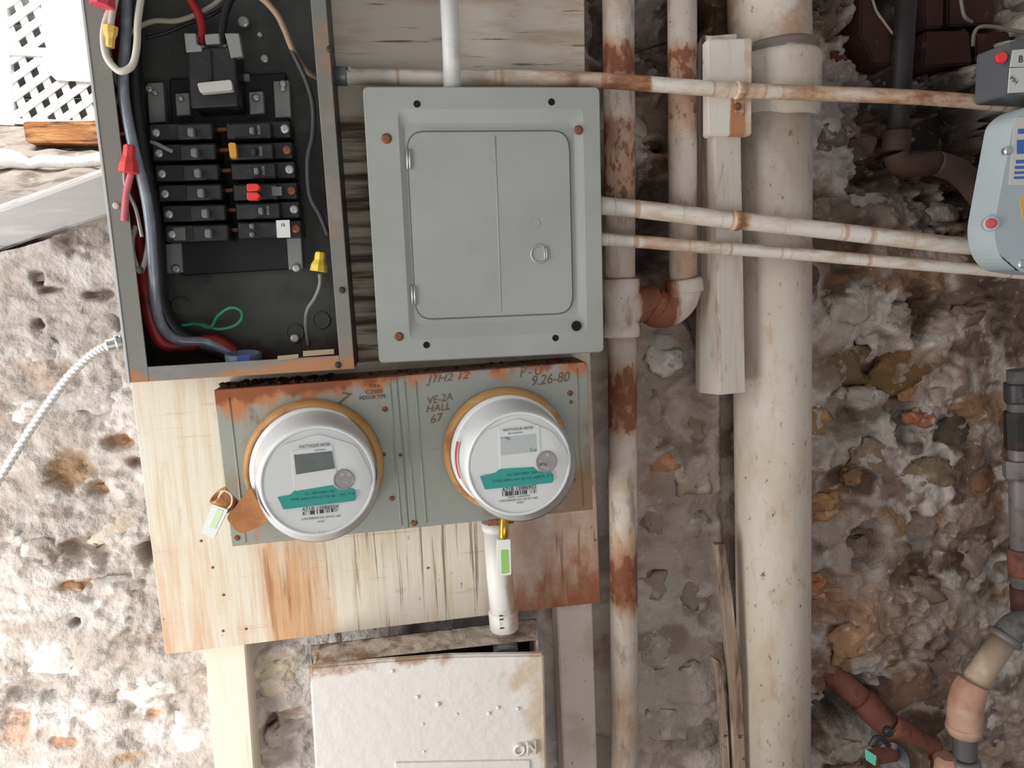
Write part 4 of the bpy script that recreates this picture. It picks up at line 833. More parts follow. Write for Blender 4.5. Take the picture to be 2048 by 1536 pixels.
# brass lock bracket and tags
mBrass = M('brown_lacquered_brass', srgb(176, 120, 72), 0.35, 0.25, [ly(srgb(150, 98, 60), 20, .4, .7)]); mGold = M('brass_pin', srgb(196, 160, 60), 0.25, 0.8)
lk = thing('ring_lock', 'brown metal ring lock sticking out at the lower left of the left meter', 'meter lock', P(490, 1060, .15))
obj('lock_housing', B().prism(px(rpoly([(452, 1036), (500, 976), (536, 1040), (524, 1052), (478, 1070)], [8, 10, 6, 10, 14], 4), .192), (0, .04, 0), .004, 3), mBrass, lk)
obj('lock_barrel', B().lathe(P(462, 1014, .180), P(434, 988, .186) - P(462, 1014, .180), [(.012, 0), (.0125, .012), (.0135, .022), (.0135, .024), (.011, .024), (.010, .012)], 20), mBrass, lk)
def clear_tag(name, label, pts, d, inner, col_, loc):
    t = thing(name, label, 'seal tag', loc, 'meter seal tags')
    mt_ = M('milky_seal_plastic', srgb(226, 228, 222), .35)
    obj('body', B().prism(px(rpoly(pts, 4), d), (0, .008, 0), .0015, 2), mt_, t)
    obj('strip', B().prism(px(rpoly(inner, 2), d + .0006), (0, .0006, 0)), col_, t)
    return t
g = clear_tag('seal_tag', 'milky white seal tag hanging from the ring lock of the left meter', [(425, 1008), (456, 1020), (428, 1078), (402, 1066)], .196, [(434, 1018), (447, 1022), (430, 1058), (418, 1054)], M('pale_green_strip', srgb(206, 220, 184), .5), P(415, 1074, .19))
obj('loop', B().tube([P(*p) for p in [(440, 1016, .193), (436, 1000, .196), (446, 982, .2), (462, 990, .2), (463, 1008, .196), (452, 1020, .193)]], .0011, 8), mWireW, g)
lk2 = thing('ring_lock', 'gold brass barrel lock pin under the right meter', 'meter lock', P(1008, 1078, .17))
obj('pin', B().lathe(P(1008, 1026, .186), P(1007, 1080, .186) - P(1008, 1026, .186), [(.0066, 0), (.0066, .034), (.0056, .036)], 16), mGold, lk2)
obj('bolt', B().tube([P(976, 1046, .165), P(1026, 1040, .165)], .0045, 10, 1), mRustScrew, lk2)
g = clear_tag('seal_tag', 'clear seal tag with a bright green strip hanging below the brass lock pin', [(994, 1080), (1021, 1078), (1023, 1150), (995, 1152)], .182, [(1002, 1100), (1016, 1100), (1018, 1146), (1003, 1148)], M('green_strip', srgb(150, 196, 96), .5), P(1008, 1150, .175))

# ------------------------------------------------------------------ conduits and pipes
mPVC = M('white_conduit', srgb(226, 222, 216), 0.45, 0, [ly(srgb(184, 146, 118), (40, 40, 18), .40, .8, ramp=('X', P(985, 1150, .1).x, P(1035, 1150, .1).x, [(0, .1), (.35, .25), (.6, .7), (1, .85)]), ramp2=('Z', zof(1010, 1260, .1), zof(1010, 1050, .1), [(0, .3), (.1, .55), (.55, .6), (.7, .3), (1, .2)]), fac=.85)], bump=(150, .2, .001))
pc = thing('conduit_nipple', 'white conduit piece from the meter box down to the fuse box', 'conduit', P(1010, 1268, .1))
obj('pipe', B().tube([P(992, 1046, .098), P(999, 1150, .098), P(1008, 1240, .098)], .0195, 24, 1), mPVC, pc)
obj('upper_collar', B().lathe(P(991, 1042, .098), P(992, 1060, .098) - P(991, 1042, .098), [(.021, 0), (.021, .012), (.0195, .014)], 24), mPVC, pc)
obj('lower_coupling', B().lathe(P(1006, 1222, .098), P(1010, 1268, .098) - P(1006, 1222, .098), [(.0195, -.002), (.0222, 0), (.0222, .026), (.021, .029)], 24), mPVC, pc)
text('coupling_lettering', 'II-I', P(1003, 1244, .1208), (0, 0, -1), (1, 0, 0), .006, mPrint, pc, .022)
mWhC = M('white_painted_steel', srgb(214, 212, 208), .4, 0, [ly(srgb(180, 172, 162), 24, .5, .7, fac=.5)])
b = B().tube([P(895, -60, .122), P(902, 80, .122), P(905, 185, .122)], .0118, 20, 1)
tag(obj('steel_conduit', b, mWhC), 'clean white upright conduit entering the top of the closed grey panel', 'conduit')
def conduit(label, pts, r, mat, straps, extra=None):
    t = thing('steel_conduit', label, 'conduit', P(*pts[0]))
    obj('tube', B().tube([P(*p) for p in pts], r, 18, 5), mat, t)
    for (x, y, tail) in straps:
        i = min(range(len(pts)), key=lambda k: abs(pts[k][0] - x)); dd = .11
        c = P(x, y, dd); ax = (P(x + 20, y + 2.4, dd) - c)
        obj('strap_loop', B().lathe(c - ax.normalized() * .006, ax, [(r + .0003, 0), (r + .0018, .0005), (r + .0018, .0115), (r + .0003, .012)], 24), mat, t)
        if tail:
            obj('strap_tab', B().prism(px([(x - 9, y + 10), (x + 10, y + 10), (x + 9, y + 44), (x + 4, y + 50), (x - 8, y + 46)], .1015), (0, .0025, 0), .0006, 1), mat, t)
            obj('strap_screw', B().lathe(P(x - 4, y + 32, .1016), (0, -1, 0), [(.0055, 0), (.005, .0015), (.0025, .003)], 12), mRustScrew, t)
    return t
def mCond(name, ramp, topd=True):
    return M(name, srgb(226, 218, 206), .5, 0, [ly(srgb(150, 122, 96), (20, 40, 40), .55, .95, up=.34, fac=.8), ly(srgb(178, 124, 76), (60, 3, 3), .62, .70, det=2, fac=.6), ly(srgb(188, 160, 124), (10, 30, 30), .46, .68, fac=.75), ly(srgb(186, 134, 86), (14, 40, 40), .36, .85, ramp=ramp, fac=.85),
        ly(srgb(136, 80, 50), (30, 60, 60), .56, .92, ramp=ramp, fac=.9), ly(srgb(96, 66, 46), (150, 150, 150), .68, .74, fac=.7)], bump=(120, .4, .0012))
mc1 = mCond('conduit_paint_rusty', xramp(170, .11, 700, 2048, [(700, .1), (860, .2), (960, .45), (1100, .6), (1180, .72), (1295, .78), (1310, .15), (1460, .12), (1475, .7), (1510, .55), (1620, .6), (1850, .68), (2048, .5)]))
c1 = conduit('rusty-white level conduit crossing from the open panel to the right, topmost of three', [(676, 153, .088), (800, 154, .089), (900, 156, .091), (1040, 156, .096), (1180, 160, .103), (1300, 168, .108), (1390, 175, .109), (1480, 181, .109), (1640, 187, .109), (1800, 193, .109), (1920, 201, .109), (2060, 214, .109), (2200, 226, .109)], .0105, mc1, [(1479, 181, True)])
obj('box_connector', B().lathe(P(664, 152, .088), P(700, 153, .088) - P(664, 152, .088), [(.0125, 0), (.0125, .018), (.0115, .02)], 16), M('grey_zinc', srgb(120, 124, 124), .4, .4), c1)
obj('connector_screw', B().lathe(P(698, 138, .096), (0, -.4, 1), [(.0032, -.004), (.0032, .003)], 10), mSteel, c1)
mc2 = mCond('conduit_paint_mid', xramp(440, .11, 1200, 2048, [(1200, .3), (1300, .15), (1460, .1), (1468, .8), (1482, .8), (1500, .35), (2048, .3)]))
conduit('whitish conduit leaving the right side of the closed panel, middle one of three', [(1198, 411, .11), (1300, 421, .11), (1400, 433, .11), (1475, 441, .11), (1560, 450, .11), (1640, 459, .11), (1760, 473, .11), (1880, 487, .11), (2010, 499, .11), (2120, 510, .11)], .0128, mc2, [(1470, 441, False)])
mc3 = mCond('conduit_paint_low', xramp(500, .11, 1200, 2048, [(1200, .2), (1270, .2), (1290, .6), (1390, .5), (1410, .15), (1480, .4), (1500, .15), (1840, .5), (2048, .1)]))
conduit('thinner whitish conduit just below the middle one, lowest of three', [(1198, 478, .107), (1300, 485, .107), (1390, 493, .107), (1480, 499, .107), (1560, 505, .107), (1700, 517, .107), (1850, 530, .107), (1980, 541, .107), (2120, 553, .107)], .0092, mc3, [])
# drain pipe: two verticals joined by a tee and elbow
dp = thing('drain_pipe', 'rust-stained white painted pipe pair joined by a tee and an elbow', 'pipe', P(1250, 1590, .055))
PDp = .055
mp1 = mPaintPipe('pipe_paint_a', yramp(1240, PDp, -40, 1560, [(-40, .05), (60, .2), (85, .5), (105, .68), (150, .72), (175, .35), (210, .25), (250, .62), (420, .6), (470, .25), (560, .35), (690, .4), (725, .56), (780, .72), (850, .70), (895, .2), (1030, .2), (1075, .52), (1130, .74), (1195, .68), (1235, .35), (1300, .3), (1420, .45), (1560, .42)]))
mp2 = mPaintPipe('pipe_paint_b', yramp(1365, PDp, -40, 700, [(-40, .15), (60, .2), (110, .66), (260, .52), (330, .1), (470, .2), (520, .45), (600, .5), (700, .45)]))
mFit = mPaintPipe('fitting_paint', xramp(610, PDp, 1200, 1410, [(1200, .25), (1262, .3), (1278, .8), (1335, .82), (1352, .4), (1410, .2)]), (206, 194, 182))
obj('pipe', B().tube([P(1236, -60, PDp), P(1239, 280, PDp), P(1240, 575, PDp)], .0229, 28, 1), mp1, dp)
obj('pipe', B().tube([P(1244, 660, PDp), P(1246, 1000, PDp), P(1250, 1600, PDp)], .0222, 28, 1), mp1, dp)
obj('pipe', B().tube([P(1364, -60, PDp), P(1365, 280, PDp), P(1366, 570, PDp)], .0212, 28, 1), mp2, dp)
a, c = P(1241, 558, PDp), P(1243, 686, PDp); ax = c - a
tee = obj('tee', B().lathe(a, ax, [(.0285, 0), (.0295, .003), (.0295, .022), (.027, .027), (.026, .05), (.0265, .066), (.0292, .070), (.0292, .084), (.028, .0875)], 32), mFit, dp)
obj('tee_branch', B().tube([P(1246, 618, PDp), P(1275, 612, PDp), P(1302, 606, PDp), P(1316, 602, PDp)], [.024, .026, .0265, .0255], 28, 3), mFit, tee)
elb = obj('elbow', B().tube([P(1306, 616, PDp), P(1318, 622, PDp), P(1340, 618, PDp), P(1360, 600, PDp), P(1368, 575, PDp), P(1367, 558, PDp)], [.027, .0265, .0262, .0262, .0262, .0262], 28, 5), mFit, dp)
obj('elbow_hub', B().lathe(P(1369, 586, PDp), P(1367, 556, PDp) - P(1369, 586, PDp), [(.0262, 0), (.0288, .002), (.0288, .018), (.0275, .021)], 32), mFit, elb)
obj('elbow_collar', B().lathe(P(1302, 610, PDp), P(1320, 620, PDp) - P(1302, 610, PDp), [(.0262, 0), (.0285, .002), (.0285, .012), (.027, .014)], 32), mFit, elb)
# soil stack
SD = .022
mStack = M('soil_stack_paint', srgb(204, 192, 176), .55, 0, [ly(srgb(186, 164, 138), (14, 14, 5), .45, .70, fac=.6), ly(srgb(172, 140, 108), (44, 44, 20), .54, .70, fac=.5), ly(srgb(130, 96, 70), (110, 110, 60), .63, .70, fac=.6), ly(srgb(210, 204, 196), (10, 10, 4), .5, .68, fac=.5),
    ly(srgb(172, 134, 108), 16, .5, .7, ramp=('Z', zof(1540, 130, .08), zof(1540, -40, .08), [(0, .35), (.3, .62), (1, .62)]), fac=.8), ly(srgb(92, 62, 42), (70, 70, 40), .66, .73, fac=.85)], bump=(70, .35, .002))
ss = thing('soil_stack', 'thick cream painted cast-iron soil pipe standing against the stone wall', 'pipe', P(1545, 1590, SD))
obj('pipe', B().tube([P(1541, 235, SD), P(1544, 800, SD), P(1548, 1620, SD)], .0612, 40, 1), mStack, ss)
obj('pipe', B().tube([P(1536, -80, SD), P(1540, 130, SD)], .0615, 40, 1), mStack, ss)
a, c = P(1546, 116, SD), P(1550, 250, SD)
obj('hub', B().lathe(a, c - a, [(.062, -.004), (.067, 0), (.0705, .005), (.0712, .014), (.0695, .022), (.0685, .07), (.066, .086), (.0625, .094)], 44), mStack, ss)
obj('lead_joint', B().lathe(P(1545, 101, SD), c - a, [(.0615, -.006), (.066, -.002), (.0675, .002), (.0655, .005), (.067, .008), (.064, .012)], 44), M('joint_grey', srgb(120, 108, 98), .7, 0, [ly(srgb(190, 176, 160), (30, 30, 80), .55, .7)]), ss)
# post and block
mPost = M('white_painted_wood', srgb(216, 206, 192), .6, 0, [ly(srgb(190, 164, 138), (40, 40, 6), .46, .68, fac=.7), ly(srgb(156, 112, 82), (44, 44, 12), .58, .72, fac=.65), ly(srgb(90, 72, 60), (120, 120, 40), .68, .74, fac=.8)], bump=((120, 120, 8), .4, .0015))
def corner_post(name, label, rows, depthL, depthM, depthR):
    """post seen on its edge: rows of (x left, x edge, x right, y) from top to bottom"""
    b = B(); bm = b.bm; rings = []
    for (xl, xm, xr, y) in rows:
        rings.append([bm.verts.new(p) for p in (P(xl, y - 4, depthL), P(xm, y, depthM), P(xr, y - 5, depthR), P(xr, y - 5, depthR) + V((-.012, .075, 0)), P(xl, y - 4, depthL) + V((.012, .045, 0)))])
    for a, c in zip(rings, rings[1:]):
        for k in range(5): bm.faces.new((a[k], a[(k + 1) % 5], c[(k + 1) % 5], c[k]))
    bm.faces.new(rings[0]); bm.faces.new(rings[-1][::-1])
    bmesh.ops.recalc_face_normals(bm, faces=bm.faces)
    bmesh.ops.bevel(bm, geom=list(bm.edges), offset=.0012, segments=2, affect='EDGES')
    return tag(obj(name, b, mPost), label, 'post')
post = corner_post('wooden_post', 'white painted wooden post end hanging on edge beside the soil pipe', [(1404, 1420, 1474, 72), (1403, 1430, 1482, 270), (1398, 1440, 1491, 790)], .040, .092, .084)
mBlock = M('white_painted_block', srgb(220, 212, 200), .6, 0, [ly(srgb(194, 172, 150), (40, 40, 6), .5, .7, fac=.6),
    ly(srgb(176, 112, 66), (110, 110, 12), .42, .62, ramp=('X', P(1455, 240, .098).x, P(1500, 240, .098).x, [(0, 0), (.2, .6), (.7, .66), (1, 0)]), ramp2=('Z', zof(1475, 272, .098), zof(1475, 180, .098), [(0, .62), (.5, .66), (.85, .6), (1, .0)]), fac=.9),
    ly(srgb(190, 150, 112), 40, .5, .8, ramp=('X', P(1440, 100, .098).x, P(1505, 100, .098).x, [(0, .2), (.6, .3), (.8, .75), (1, .7)]), fac=.6), ly(srgb(90, 72, 60), (120, 120, 60), .68, .74, fac=.8)], bump=((120, 120, 8), .3, .0012))
bl = obj('wooden_block', B().prism(px([(1415, 78), (1505, 76), (1504, 270), (1416, 272)], .0985), (0, .02, .0), .002, 2), mBlock)
tag(bl, 'white painted wood block fixed to the top of the post, rust streak below a strap', 'block')
mStreak = M('rust_streak', RUSTO, .8, 0, [ly(RUST, (80, 80, 20), .45, .7)])
# ------------------------------------------------------------------ fuse box below
mFB = M('thick_white_paint', srgb(224, 218, 210), .45, 0, [ly(srgb(196, 168, 136), 16, .55, .75, ramp=('X', P(620, 1450, .15).x, P(1095, 1450, .15).x, [(0, .38), (.6, .40), (.85, .52), (.94, .7), (1, .9)]), fac=.7),
    ly(srgb(160, 120, 88), 30, .52, .75, ramp=('Z', zof(850, 1380, .15), zof(850, 1315, .15), [(0, .25), (.6, .42), (1, .72)]), fac=.85), ly(srgb(140, 110, 88), 110, .70, .76, fac=.6)], bump=(60, .5, .003))
mDust = M('dusty_box_top', srgb(196, 182, 168), .95, 0, [ly(srgb(140, 122, 108), 30, .45, .65), ly(srgb(182, 170, 158), 70, .56, .7, fac=.7), ly(srgb(150, 104, 70), 24, .55, .7, fac=.6)], bump=(90, .9, .005))
fbx = thing('fuse_box', 'white painted old fuse box with a sagging lid and dusty top below the meters', 'fuse box', P(850, 1600, .05))
TB = [P(622, 1292, .055), P(1073, 1238, .055)]; TF = [P(626, 1328, .122), P(1076, 1280, .122)]
def lerp(a, c, t): return a * (1 - t) + c * t
b = B(); bm = b.bm; NX, NY = 60, 12; g = []
for j in range(NY + 1):
    row = []
    for i in range(NX + 1):
        p = lerp(lerp(TB[0], TB[1], i / NX), lerp(TF[0], TF[1], i / NX), j / NY)
        e = 1 if 0 < i < NX and 0 < j < NY else 0
        row.append(bm.verts.new(p + V((0, 0, (.004 * mnoise.noise(p * 70) + .005 * max(0, mnoise.noise(p * 30 + V((5, 0, 0)))) * (1 - j / NY) * 2) * e))))
    g.append(row)
for j in range(NY):
    for i in range(NX): bm.faces.new((g[j][i], g[j + 1][i], g[j + 1][i + 1], g[j][i + 1])).smooth = True
obj('top_plate', b, mDust, fbx)
b = B()
b.prism([TF[0], P(645, 1640, .122), P(645, 1640, .122) + V((.003, 0, 0)), TF[0] + V((.003, 0, 0))], (0, .067, 0)); obj('side_wall', b, mFB, fbx)
b = B(); b.prism([TF[1], P(1094, 1640, .122), P(1094, 1640, .122) + V((-.003, 0, 0)), TF[1] + V((-.003, 0, 0))], (0, .067, 0)); obj('side_wall', b, mFB, fbx)
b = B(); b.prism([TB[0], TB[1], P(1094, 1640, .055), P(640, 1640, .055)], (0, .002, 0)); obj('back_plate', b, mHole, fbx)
lid = obj('lid', B().prism(px([(618, 1334), (760, 1322), (900, 1312), (1088, 1309), (1096, 1640), (636, 1640)], .150), (0, .012, 0), .003, 3), mFB, fbx)
obj('lid_lower_panel', B().prism(px([(790, 1526), (1060, 1521), (1064, 1640), (796, 1640)], .1525), (0, .003, 0), .001, 1), mFB, lid)
text('embossed_lettering', 'ON', P(1050, 1496, .1502), (1, 0, .03), (0, 0, 1), .021, mFB, lid, .036, thick=.0035, bold=.03)
for (x, y, r) in [(835, 1394, .003), (876, 1408, .004), (914, 1428, .002), (996, 1415, .003), (978, 1427, .003), (1036, 1417, .003), (846, 1448, .002), (848, 1503, .002), (785, 1342, .003)]:
    obj('paint_blister', B().lathe(P(x, y, .1501), (0, -1, 0), [(r, 0), (r * .8, r * .5), (r * .3, r * .75)], 12), mFB, lid)
obj('porcelain_fuse', B().lathe(P(1010, 1284, .095), P(1012, 1312, .11) - P(1010, 1284, .095), [(.018, 0), (.019, .004), (.019, .012), (.016, .016)], 24), M('dirty_porcelain', srgb(150, 150, 146), .4), fbx)
# laths beside the stack
mLath = M('old_lath', srgb(150, 128, 110), .8, 0, [ly(srgb(96, 70, 52), (50, 50, 8), .5, .68), ly(srgb(190, 172, 154), (60, 60, 8), .55, .7, fac=.7), ly(srgb(70, 40, 30), 60, .62, .7)], bump=((120, 120, 12), .6, .002))
b = B(); b.prism(px([(1430, 1090), (1450, 1088), (1466, 1200), (1484, 1360), (1496, 1640), (1474, 1640), (1462, 1380), (1446, 1220)], .05), (0, .014, 0), .001, 1)
tag(obj('wood_lath', b, mLath), 'long thin wood lath leaning against the foot of the soil pipe', 'lath')
b = B(); b.prism(px([(1424, 1314), (1444, 1326), (1456, 1450), (1466, 1640), (1450, 1640), (1444, 1460), (1434, 1350)], .045), (0, .012, 0), .001, 1)
tag(obj('wood_lath', b, mLath), 'shorter broken wood lath just left of the long one', 'lath')

# ------------------------------------------------------------------ gas meter at the right edge
mGas = M('pale_blue_grey_enamel', srgb(178, 188, 192), .4, 0, [ly(srgb(172, 180, 183), 10, .4, .7, fac=.6), ly(srgb(120, 116, 110), 120, .7, .76, fac=.5)])
gm = thing('gas_meter', 'pale blue-grey gas meter with a white index head, cut by the right frame edge', 'gas meter', P(2060, 545, .12))
gp = rpoly([(2028, 240), (2060, 208), (2150, 200), (2240, 240), (2270, 480), (2220, 556), (2060, 548), (2010, 536), (1984, 474)], [14, 30, 30, 40, 40, 40, 30, 30, 40], 6)
obj('front_shell', B().prism(px(gp, .216), (0, .05, 0), .010, 4), mGas, gm)
obj('back_shell', B().prism(px([((x - 2130) * .98 + 2130, (y - 380) * .98 + 380) for x, y in gp], .170), (0, .045, 0), .008, 3), mGas, gm)
obj('index_head', B().prism(px(rpoly([(2020, 82), (2240, 70), (2240, 200), (2014, 190)], 8), .190), (0, .06, 0), .003, 2), M('clear_grey_plastic', srgb(92, 94, 98), .25), gm)
obj('index_plate', B().prism(px([(2026, 100), (2200, 84), (2200, 130), (2020, 134)], .1912), (0, .0014, 0), .0003, 1), mStick, gm)
obj('index_plate', B().prism(px([(2020, 136), (2200, 128), (2200, 176), (2016, 186)], .1912), (0, .0014, 0), .0003, 1), mStick, gm)
text('index_lettering', 'B', P(2042, 118, .1918), (1, 0, .05), (0, 0, 1), .009, M('navy_ink', srgb(40, 46, 70), .6), gm)
text('index_lettering', 'MH', P(2028, 160, .1918), (.8, 0, -.6), (.6, 0, .8), .006, mPrint, gm)
obj('red_seal', B().lathe(P(2001, 117, .183), V((-.5, -1, 0)), [(.0075, 0), (.0078, .004), (.006, .007)], 20), M('red_seal_cap', srgb(216, 52, 58), .4), gm)
ps = B().lathe(P(1982, 447, .211), V((-.5, -1, 0)), [(.0105, -.006), (.0105, .004), (.008, .005)], 20); obj('plug_ring', ps, mGas, gm)
obj('red_plug', B().lathe(P(1982, 447, .217), V((-.5, -1, 0)), [(.0068, 0), (.0066, .002), (.004, .003)], 20), M('faded_red_plug', srgb(196, 76, 80), .5), gm)
for (x, y) in [(2014, 302), (2042, 528)]: obj('bolt', B().lathe(P(x, y, .214), (-.2, -1, 0), [(.006, -.004), (.006, .003), (.004, .005)], 8, smooth=False), mSteel, gm)
obj('sticker', B().prism(px([(2030, 236), (2200, 220), (2200, 372), (2018, 370)], .2168), (0, .0007, 0)), mStick, gm)
mBlu = M('blue_ink', srgb(74, 108, 172), .6)
for (x0, y0, x1, y1) in [(2036, 258, 2052, 268), (2034, 280, 2060, 308), (2066, 278, 2110, 300), (2032, 320, 2070, 327), (2030, 332, 2066, 338), (2029, 343, 2072, 348), (2028, 353, 2060, 358), (2080, 322, 2150, 329), (2080, 336, 2140, 342)]:
    obj('sticker_print', B().prism(px([(x0, y0), (x1, y0 - 1), (x1, y1 - 1), (x0, y1)], .2172), (0, .0004, 0)), mBlu, gm)
obj('amber_sticker', B().prism(px([(2040, 402), (2052, 380), (2200, 380), (2200, 440), (2046, 440)], .2168), (0, .0007, 0)), M('amber_sticker', srgb(226, 176, 100), .6), gm)
# black pipe in the recess
mBP = M('black_iron_pipe', srgb(34, 30, 30), .6, 0, [ly(srgb(70, 46, 38), 30, .5, .7)], bump=(90, .3, .001))
bp = thing('black_pipe', 'black iron pipe dropping through the dark hole at the upper right', 'pipe', P(1800, 300, -.03))
BD_ = .03
obj('pipe', B().tube([P(1816, -60, BD_), P(1806, 100, BD_), P(1794, 275, BD_)], .0158, 20, 1), mBP, bp)
obj('coupling', B().lathe(P(1795, 262, BD_), P(1790, 312, BD_) - P(1795, 262, BD_), [(.0195, 0), (.021, .003), (.021, .030), (.0195, .033)], 20), M('brown_iron', srgb(58, 42, 36), .7), bp)
obj('elbow', B().tube([P(1791, 306, BD_), P(1800, 326, BD_), P(1830, 330, BD_), P(1870, 326, BD_ - .004)], .019, 20, 5), M('rust_brown_iron', srgb(70, 50, 42), .8), bp)
obj('branch', B().tube([P(1870, 326, BD_ - .004), P(1914, 342, BD_ - .006), P(1950, 378, BD_ - .012), P(1992, 440, BD_ - .02)], .0195, 20, 5), M('grey_brown_iron', srgb(92, 74, 66), .8), bp)
# old bricks standing in the dark hole
mBrk = M('dark_red_brick', srgb(64, 36, 31), .9, 0, [ly(srgb(50, 34, 30), 30, .45, .7), ly(srgb(120, 80, 60), 60, .6, .72, fac=.6)], bump=(120, .6, .003))
for (pl, d, zz) in [([(1724, -30), (1742, 0), (1786, 64), (1790, 130), (1752, 128), (1720, 70)], .012, 0), ([(1850, 62), (1940, 60), (1946, 128), (1846, 134)], -.02, 0), ([(1846, -20), (1890, -24), (1888, 54), (1850, 56)], -.02, 0), ([(1896, -24), (1990, -24), (1990, 48), (1896, 52)], -.026, 0), ([(1950, 66), (2040, 60), (2040, 120), (1954, 126)], -.026, 0)]:
    obj('brick', B().prism(px(pl, d), (0, .06, 0), .003, 2), mBrk, wall)
tag(obj('wire', B().tube([P(*p) for p in [(1740, -20, .02), (1752, 20, .024), (1768, 44, .026), (1786, 68, .022)]], .002, 8), M('pale_splinter', srgb(150, 132, 120), .7)), 'pale thin sliver along the edge of the dark red brick', 'wire')
mTie = M('dusty_string', srgb(120, 112, 106), .8)
tag(obj('wire', B().tube([P(*p) for p in [(1918, -30, .05), (1924, 14, .055), (1930, 34, .056), (1944, 44, .05)]], .0026, 8), mTie), 'short dusty wire end hanging above the gas meter', 'wire')
tag(obj('wire', B().tube([P(*p) for p in [(1946, 92, .06), (1948, 68, .065), (1960, 54, .068), (1990, 54, .07), (2030, 62, .075), (2090, 74, .08)]], .0028, 8), mTie), 'dusty bent wire reaching over the gas meter index head', 'wire')
tag(obj('wire', B().tube([P(*p) for p in [(1240, 118, .02), (1272, 104, .024), (1310, 92, .024), (1352, 80, .018)]], .002, 8), mWireB), 'thin dark wire between the two upright drain pipes', 'wire')
# gas piping lower right
gpz = thing('gas_pipe', 'gas pipe with black and rusty fittings down the right frame edge, bending to the left', 'pipe', P(1930, 1590, .05))
mIron = M('dark_iron', srgb(62, 60, 60), .45, .3, [ly(srgb(96, 92, 90), 40, .5, .7)]); mIronG = M('grey_iron', srgb(116, 112, 110), .5, .2, [ly(srgb(84, 78, 76), 30, .5, .7)])
mCop = M('salmon_primer', srgb(182, 140, 118), .6, 0, [ly(srgb(156, 114, 96), 24, .45, .7), ly(srgb(196, 166, 148), 14, .5, .7, fac=.6)]); mNip = M('threaded_nipple', srgb(112, 108, 106), .4, .4); mRst = M('rust_fitting', srgb(122, 74, 58), .8, 0, [ly(srgb(84, 52, 42), 40, .5, .7)], bump=(120, .5, .002))
GD = .075
obj('pipe', B().tube([P(2036, 740, GD), P(2040, 1000, GD), P(2046, 1240, GD)], .0165, 20, 1), mIronG, gpz)
obj('coupling', B().lathe(P(2034, 765, GD), P(2036, 815, GD) - P(2034, 765, GD), [(.019, 0), (.0195, .004), (.0195, .03), (.019, .033)], 20), mIron, gpz)
obj('nut', B().lathe(P(2036, 822, GD), P(2038, 918, GD) - P(2036, 822, GD), [(.0205, 0), (.021, .004), (.021, .06), (.0205, .064)], 8, smooth=False), mBP, gpz)
obj('nut', B().lathe(P(2038, 918, GD), P(2040, 966, GD) - P(2038, 918, GD), [(.024, 0), (.0245, .004), (.0245, .028), (.023, .032)], 8, smooth=False), mIronG, gpz)
obj('coupling', B().lathe(P(2042, 1096, GD), P(2045, 1170, GD) - P(2042, 1096, GD), [(.019, 0), (.021, .003), (.021, .045), (.019, .049)], 20), mRst, gpz)
obj('coupling', B().lathe(P(2045, 1172, GD), P(2048, 1236, GD) - P(2045, 1172, GD), [(.0192, 0), (.0192, .044)], 20), M('dark_red_iron', srgb(74, 40, 40), .7), gpz)
obj('elbow', B().tube([P(2070, 1236, GD + .01), P(2046, 1246, GD + .012), P(2026, 1258, GD + .014), P(2008, 1280, GD + .016)], [.022, .023, .0235, .0235], 20, 5), mIronG, gpz)
obj('elbow_collar', B().lathe(P(2014, 1270, GD + .016), P(1998, 1292, GD + .016) - P(2014, 1270, GD + .016), [(.0245, 0), (.0275, .002), (.0275, .010), (.025, .012)], 24), mIronG, gpz)
obj('nipple', B().tube([P(2006, 1282, GD + .016), P(1966, 1340, GD + .02), P(1934, 1388, GD + .024)], .0205, 22, 1), M('tan_painted_pipe', srgb(176, 150, 128), .5, 0, [ly(srgb(200, 182, 164), 20, .5, .7)]), gpz)
obj('elbow', B().tube([P(1948, 1364, GD + .024), P(1936, 1390, GD + .024), P(1930, 1420, GD + .024), P(1928, 1466, GD + .024)], [.0245, .027, .0275, .0262], 26, 5), mCop, gpz)
obj('elbow_collar', B().lathe(P(1928, 1448, GD + .024), P(1928, 1470, GD + .024) - P(1928, 1448, GD + .024), [(.027, 0), (.0285, .002), (.0285, .010), (.0265, .012)], 26), mCop, gpz)
obj('threaded_nipple', B().lathe(P(1930, 1462, GD + .024), P(1930, 1530, GD + .024) - P(1930, 1462, GD + .024), [(.0182 + (.0008 if k % 2 else 0), .048 * k / 24) for k in range(25)], 24), mNip, gpz)
obj('union', B().lathe(P(1928, 1516, GD + .024), P(1926, 1600, GD + .024) - P(1928, 1516, GD + .024), [(.0195, 0), (.0255, .003), (.0265, .010), (.024, .014), (.024, .06)], 26), mIronG, gpz)
obj('union_nut', B().lathe(P(1892, 1512, GD + .014), P(1884, 1600, GD + .014) - P(1892, 1512, GD + .014), [(.016, 0), (.022, .006), (.023, .05)], 8, smooth=False), mCop, gpz)
gc = thing('gas_cock', 'rusty gas branch pipe with a shut-off cock, teal-painted square stem end', 'valve', P(1760, 1590, .04))
GV = .045
obj('pipe', B().tube([P(1640, 1322, -.02), P(1668, 1352, .0), P(1730, 1404, .02)], .021, 20, 2), mRst, gc)
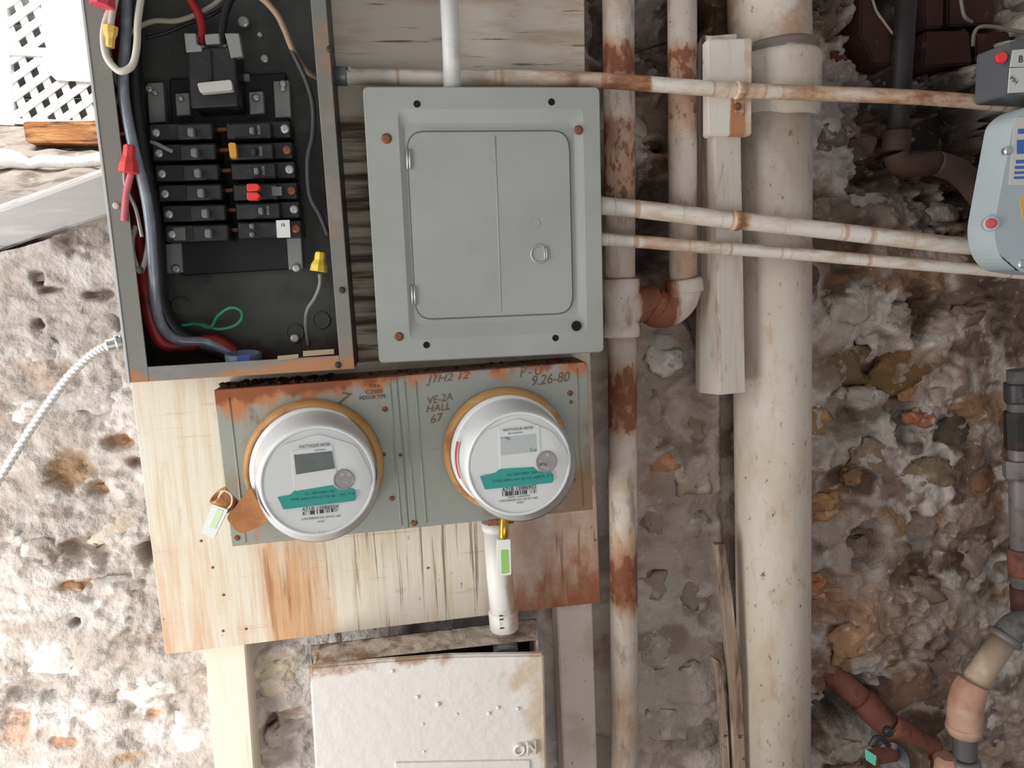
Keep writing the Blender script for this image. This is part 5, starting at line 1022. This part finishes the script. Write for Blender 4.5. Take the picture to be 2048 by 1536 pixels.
obj('coupling', B().lathe(P(1722, 1398, .02), P(1782, 1456, GV) - P(1722, 1398, .02), [(.021, 0), (.0245, .003), (.0245, .05), (.023, .058)], 22), M('red_brown_iron', srgb(104, 60, 48), .75, 0, [ly(srgb(70, 44, 36), 30, .5, .7)]), gc)
obj('cock_body', B().tube([P(1778, 1450, GV), P(1812, 1474, GV + .006), P(1846, 1489, GV + .01), P(1872, 1494, GV + .012)], [.0225, .026, .022, .018], 22, 5), mRst, gc)
obj('cock_cap', B().lathe(P(1826, 1516, GV + .02), P(1770, 1522, GV + .055) - P(1826, 1516, GV + .02), [(.028, 0), (.031, .004), (.031, .026), (.029, .030), (.022, .031)], 8, smooth=False), M('olive_iron', srgb(110, 94, 74), .6, 0, [ly(srgb(140, 124, 98), 30, .5, .7)]), gc)
obj('cock_flange', B().lathe(P(1790, 1519, GV + .045), P(1776, 1521, GV + .055) - P(1790, 1519, GV + .045), [(.027, 0), (.028, .003), (.027, .006)], 30), mIron, gc)
obj('lock_wing', B().tube([P(1742, 1492, GV + .06), P(1752, 1476, GV + .06), P(1766, 1478, GV + .055), P(1776, 1490, GV + .05)], .005, 10, 5), mIron, gc)
obj('lock_wing', B().lathe(P(1777, 1464, GV + .05), V((0, -1, 0)), [(.008, -.006), (.009, 0), (.007, .005)], 14), mIron, gc)
st = B().prism(px([(1730, 1498), (1752, 1512), (1750, 1532), (1732, 1520)], GV + .085), P(1790, 1505, GV + .05) - P(1742, 1512, GV + .085), .001, 1); obj('square_stem', st, mRst, gc)
obj('stem_end', B().prism(px([(1730, 1498), (1752, 1512), (1750, 1532), (1732, 1520)], GV + .0862), P(1790, 1505, GV + .0512) - P(1789.0, 1505, GV + .0505), .0001, 1), M('teal_paint', srgb(110, 206, 180), .5), gc)['label'] = 'teal-painted stem end'
obj('branch_stub', B().tube([P(1866, 1504, GV), P(1876, 1540, GV), P(1872, 1600, GV)], .014, 16, 2), M('pinkish_fitting', srgb(176, 140, 124), .7), gc)
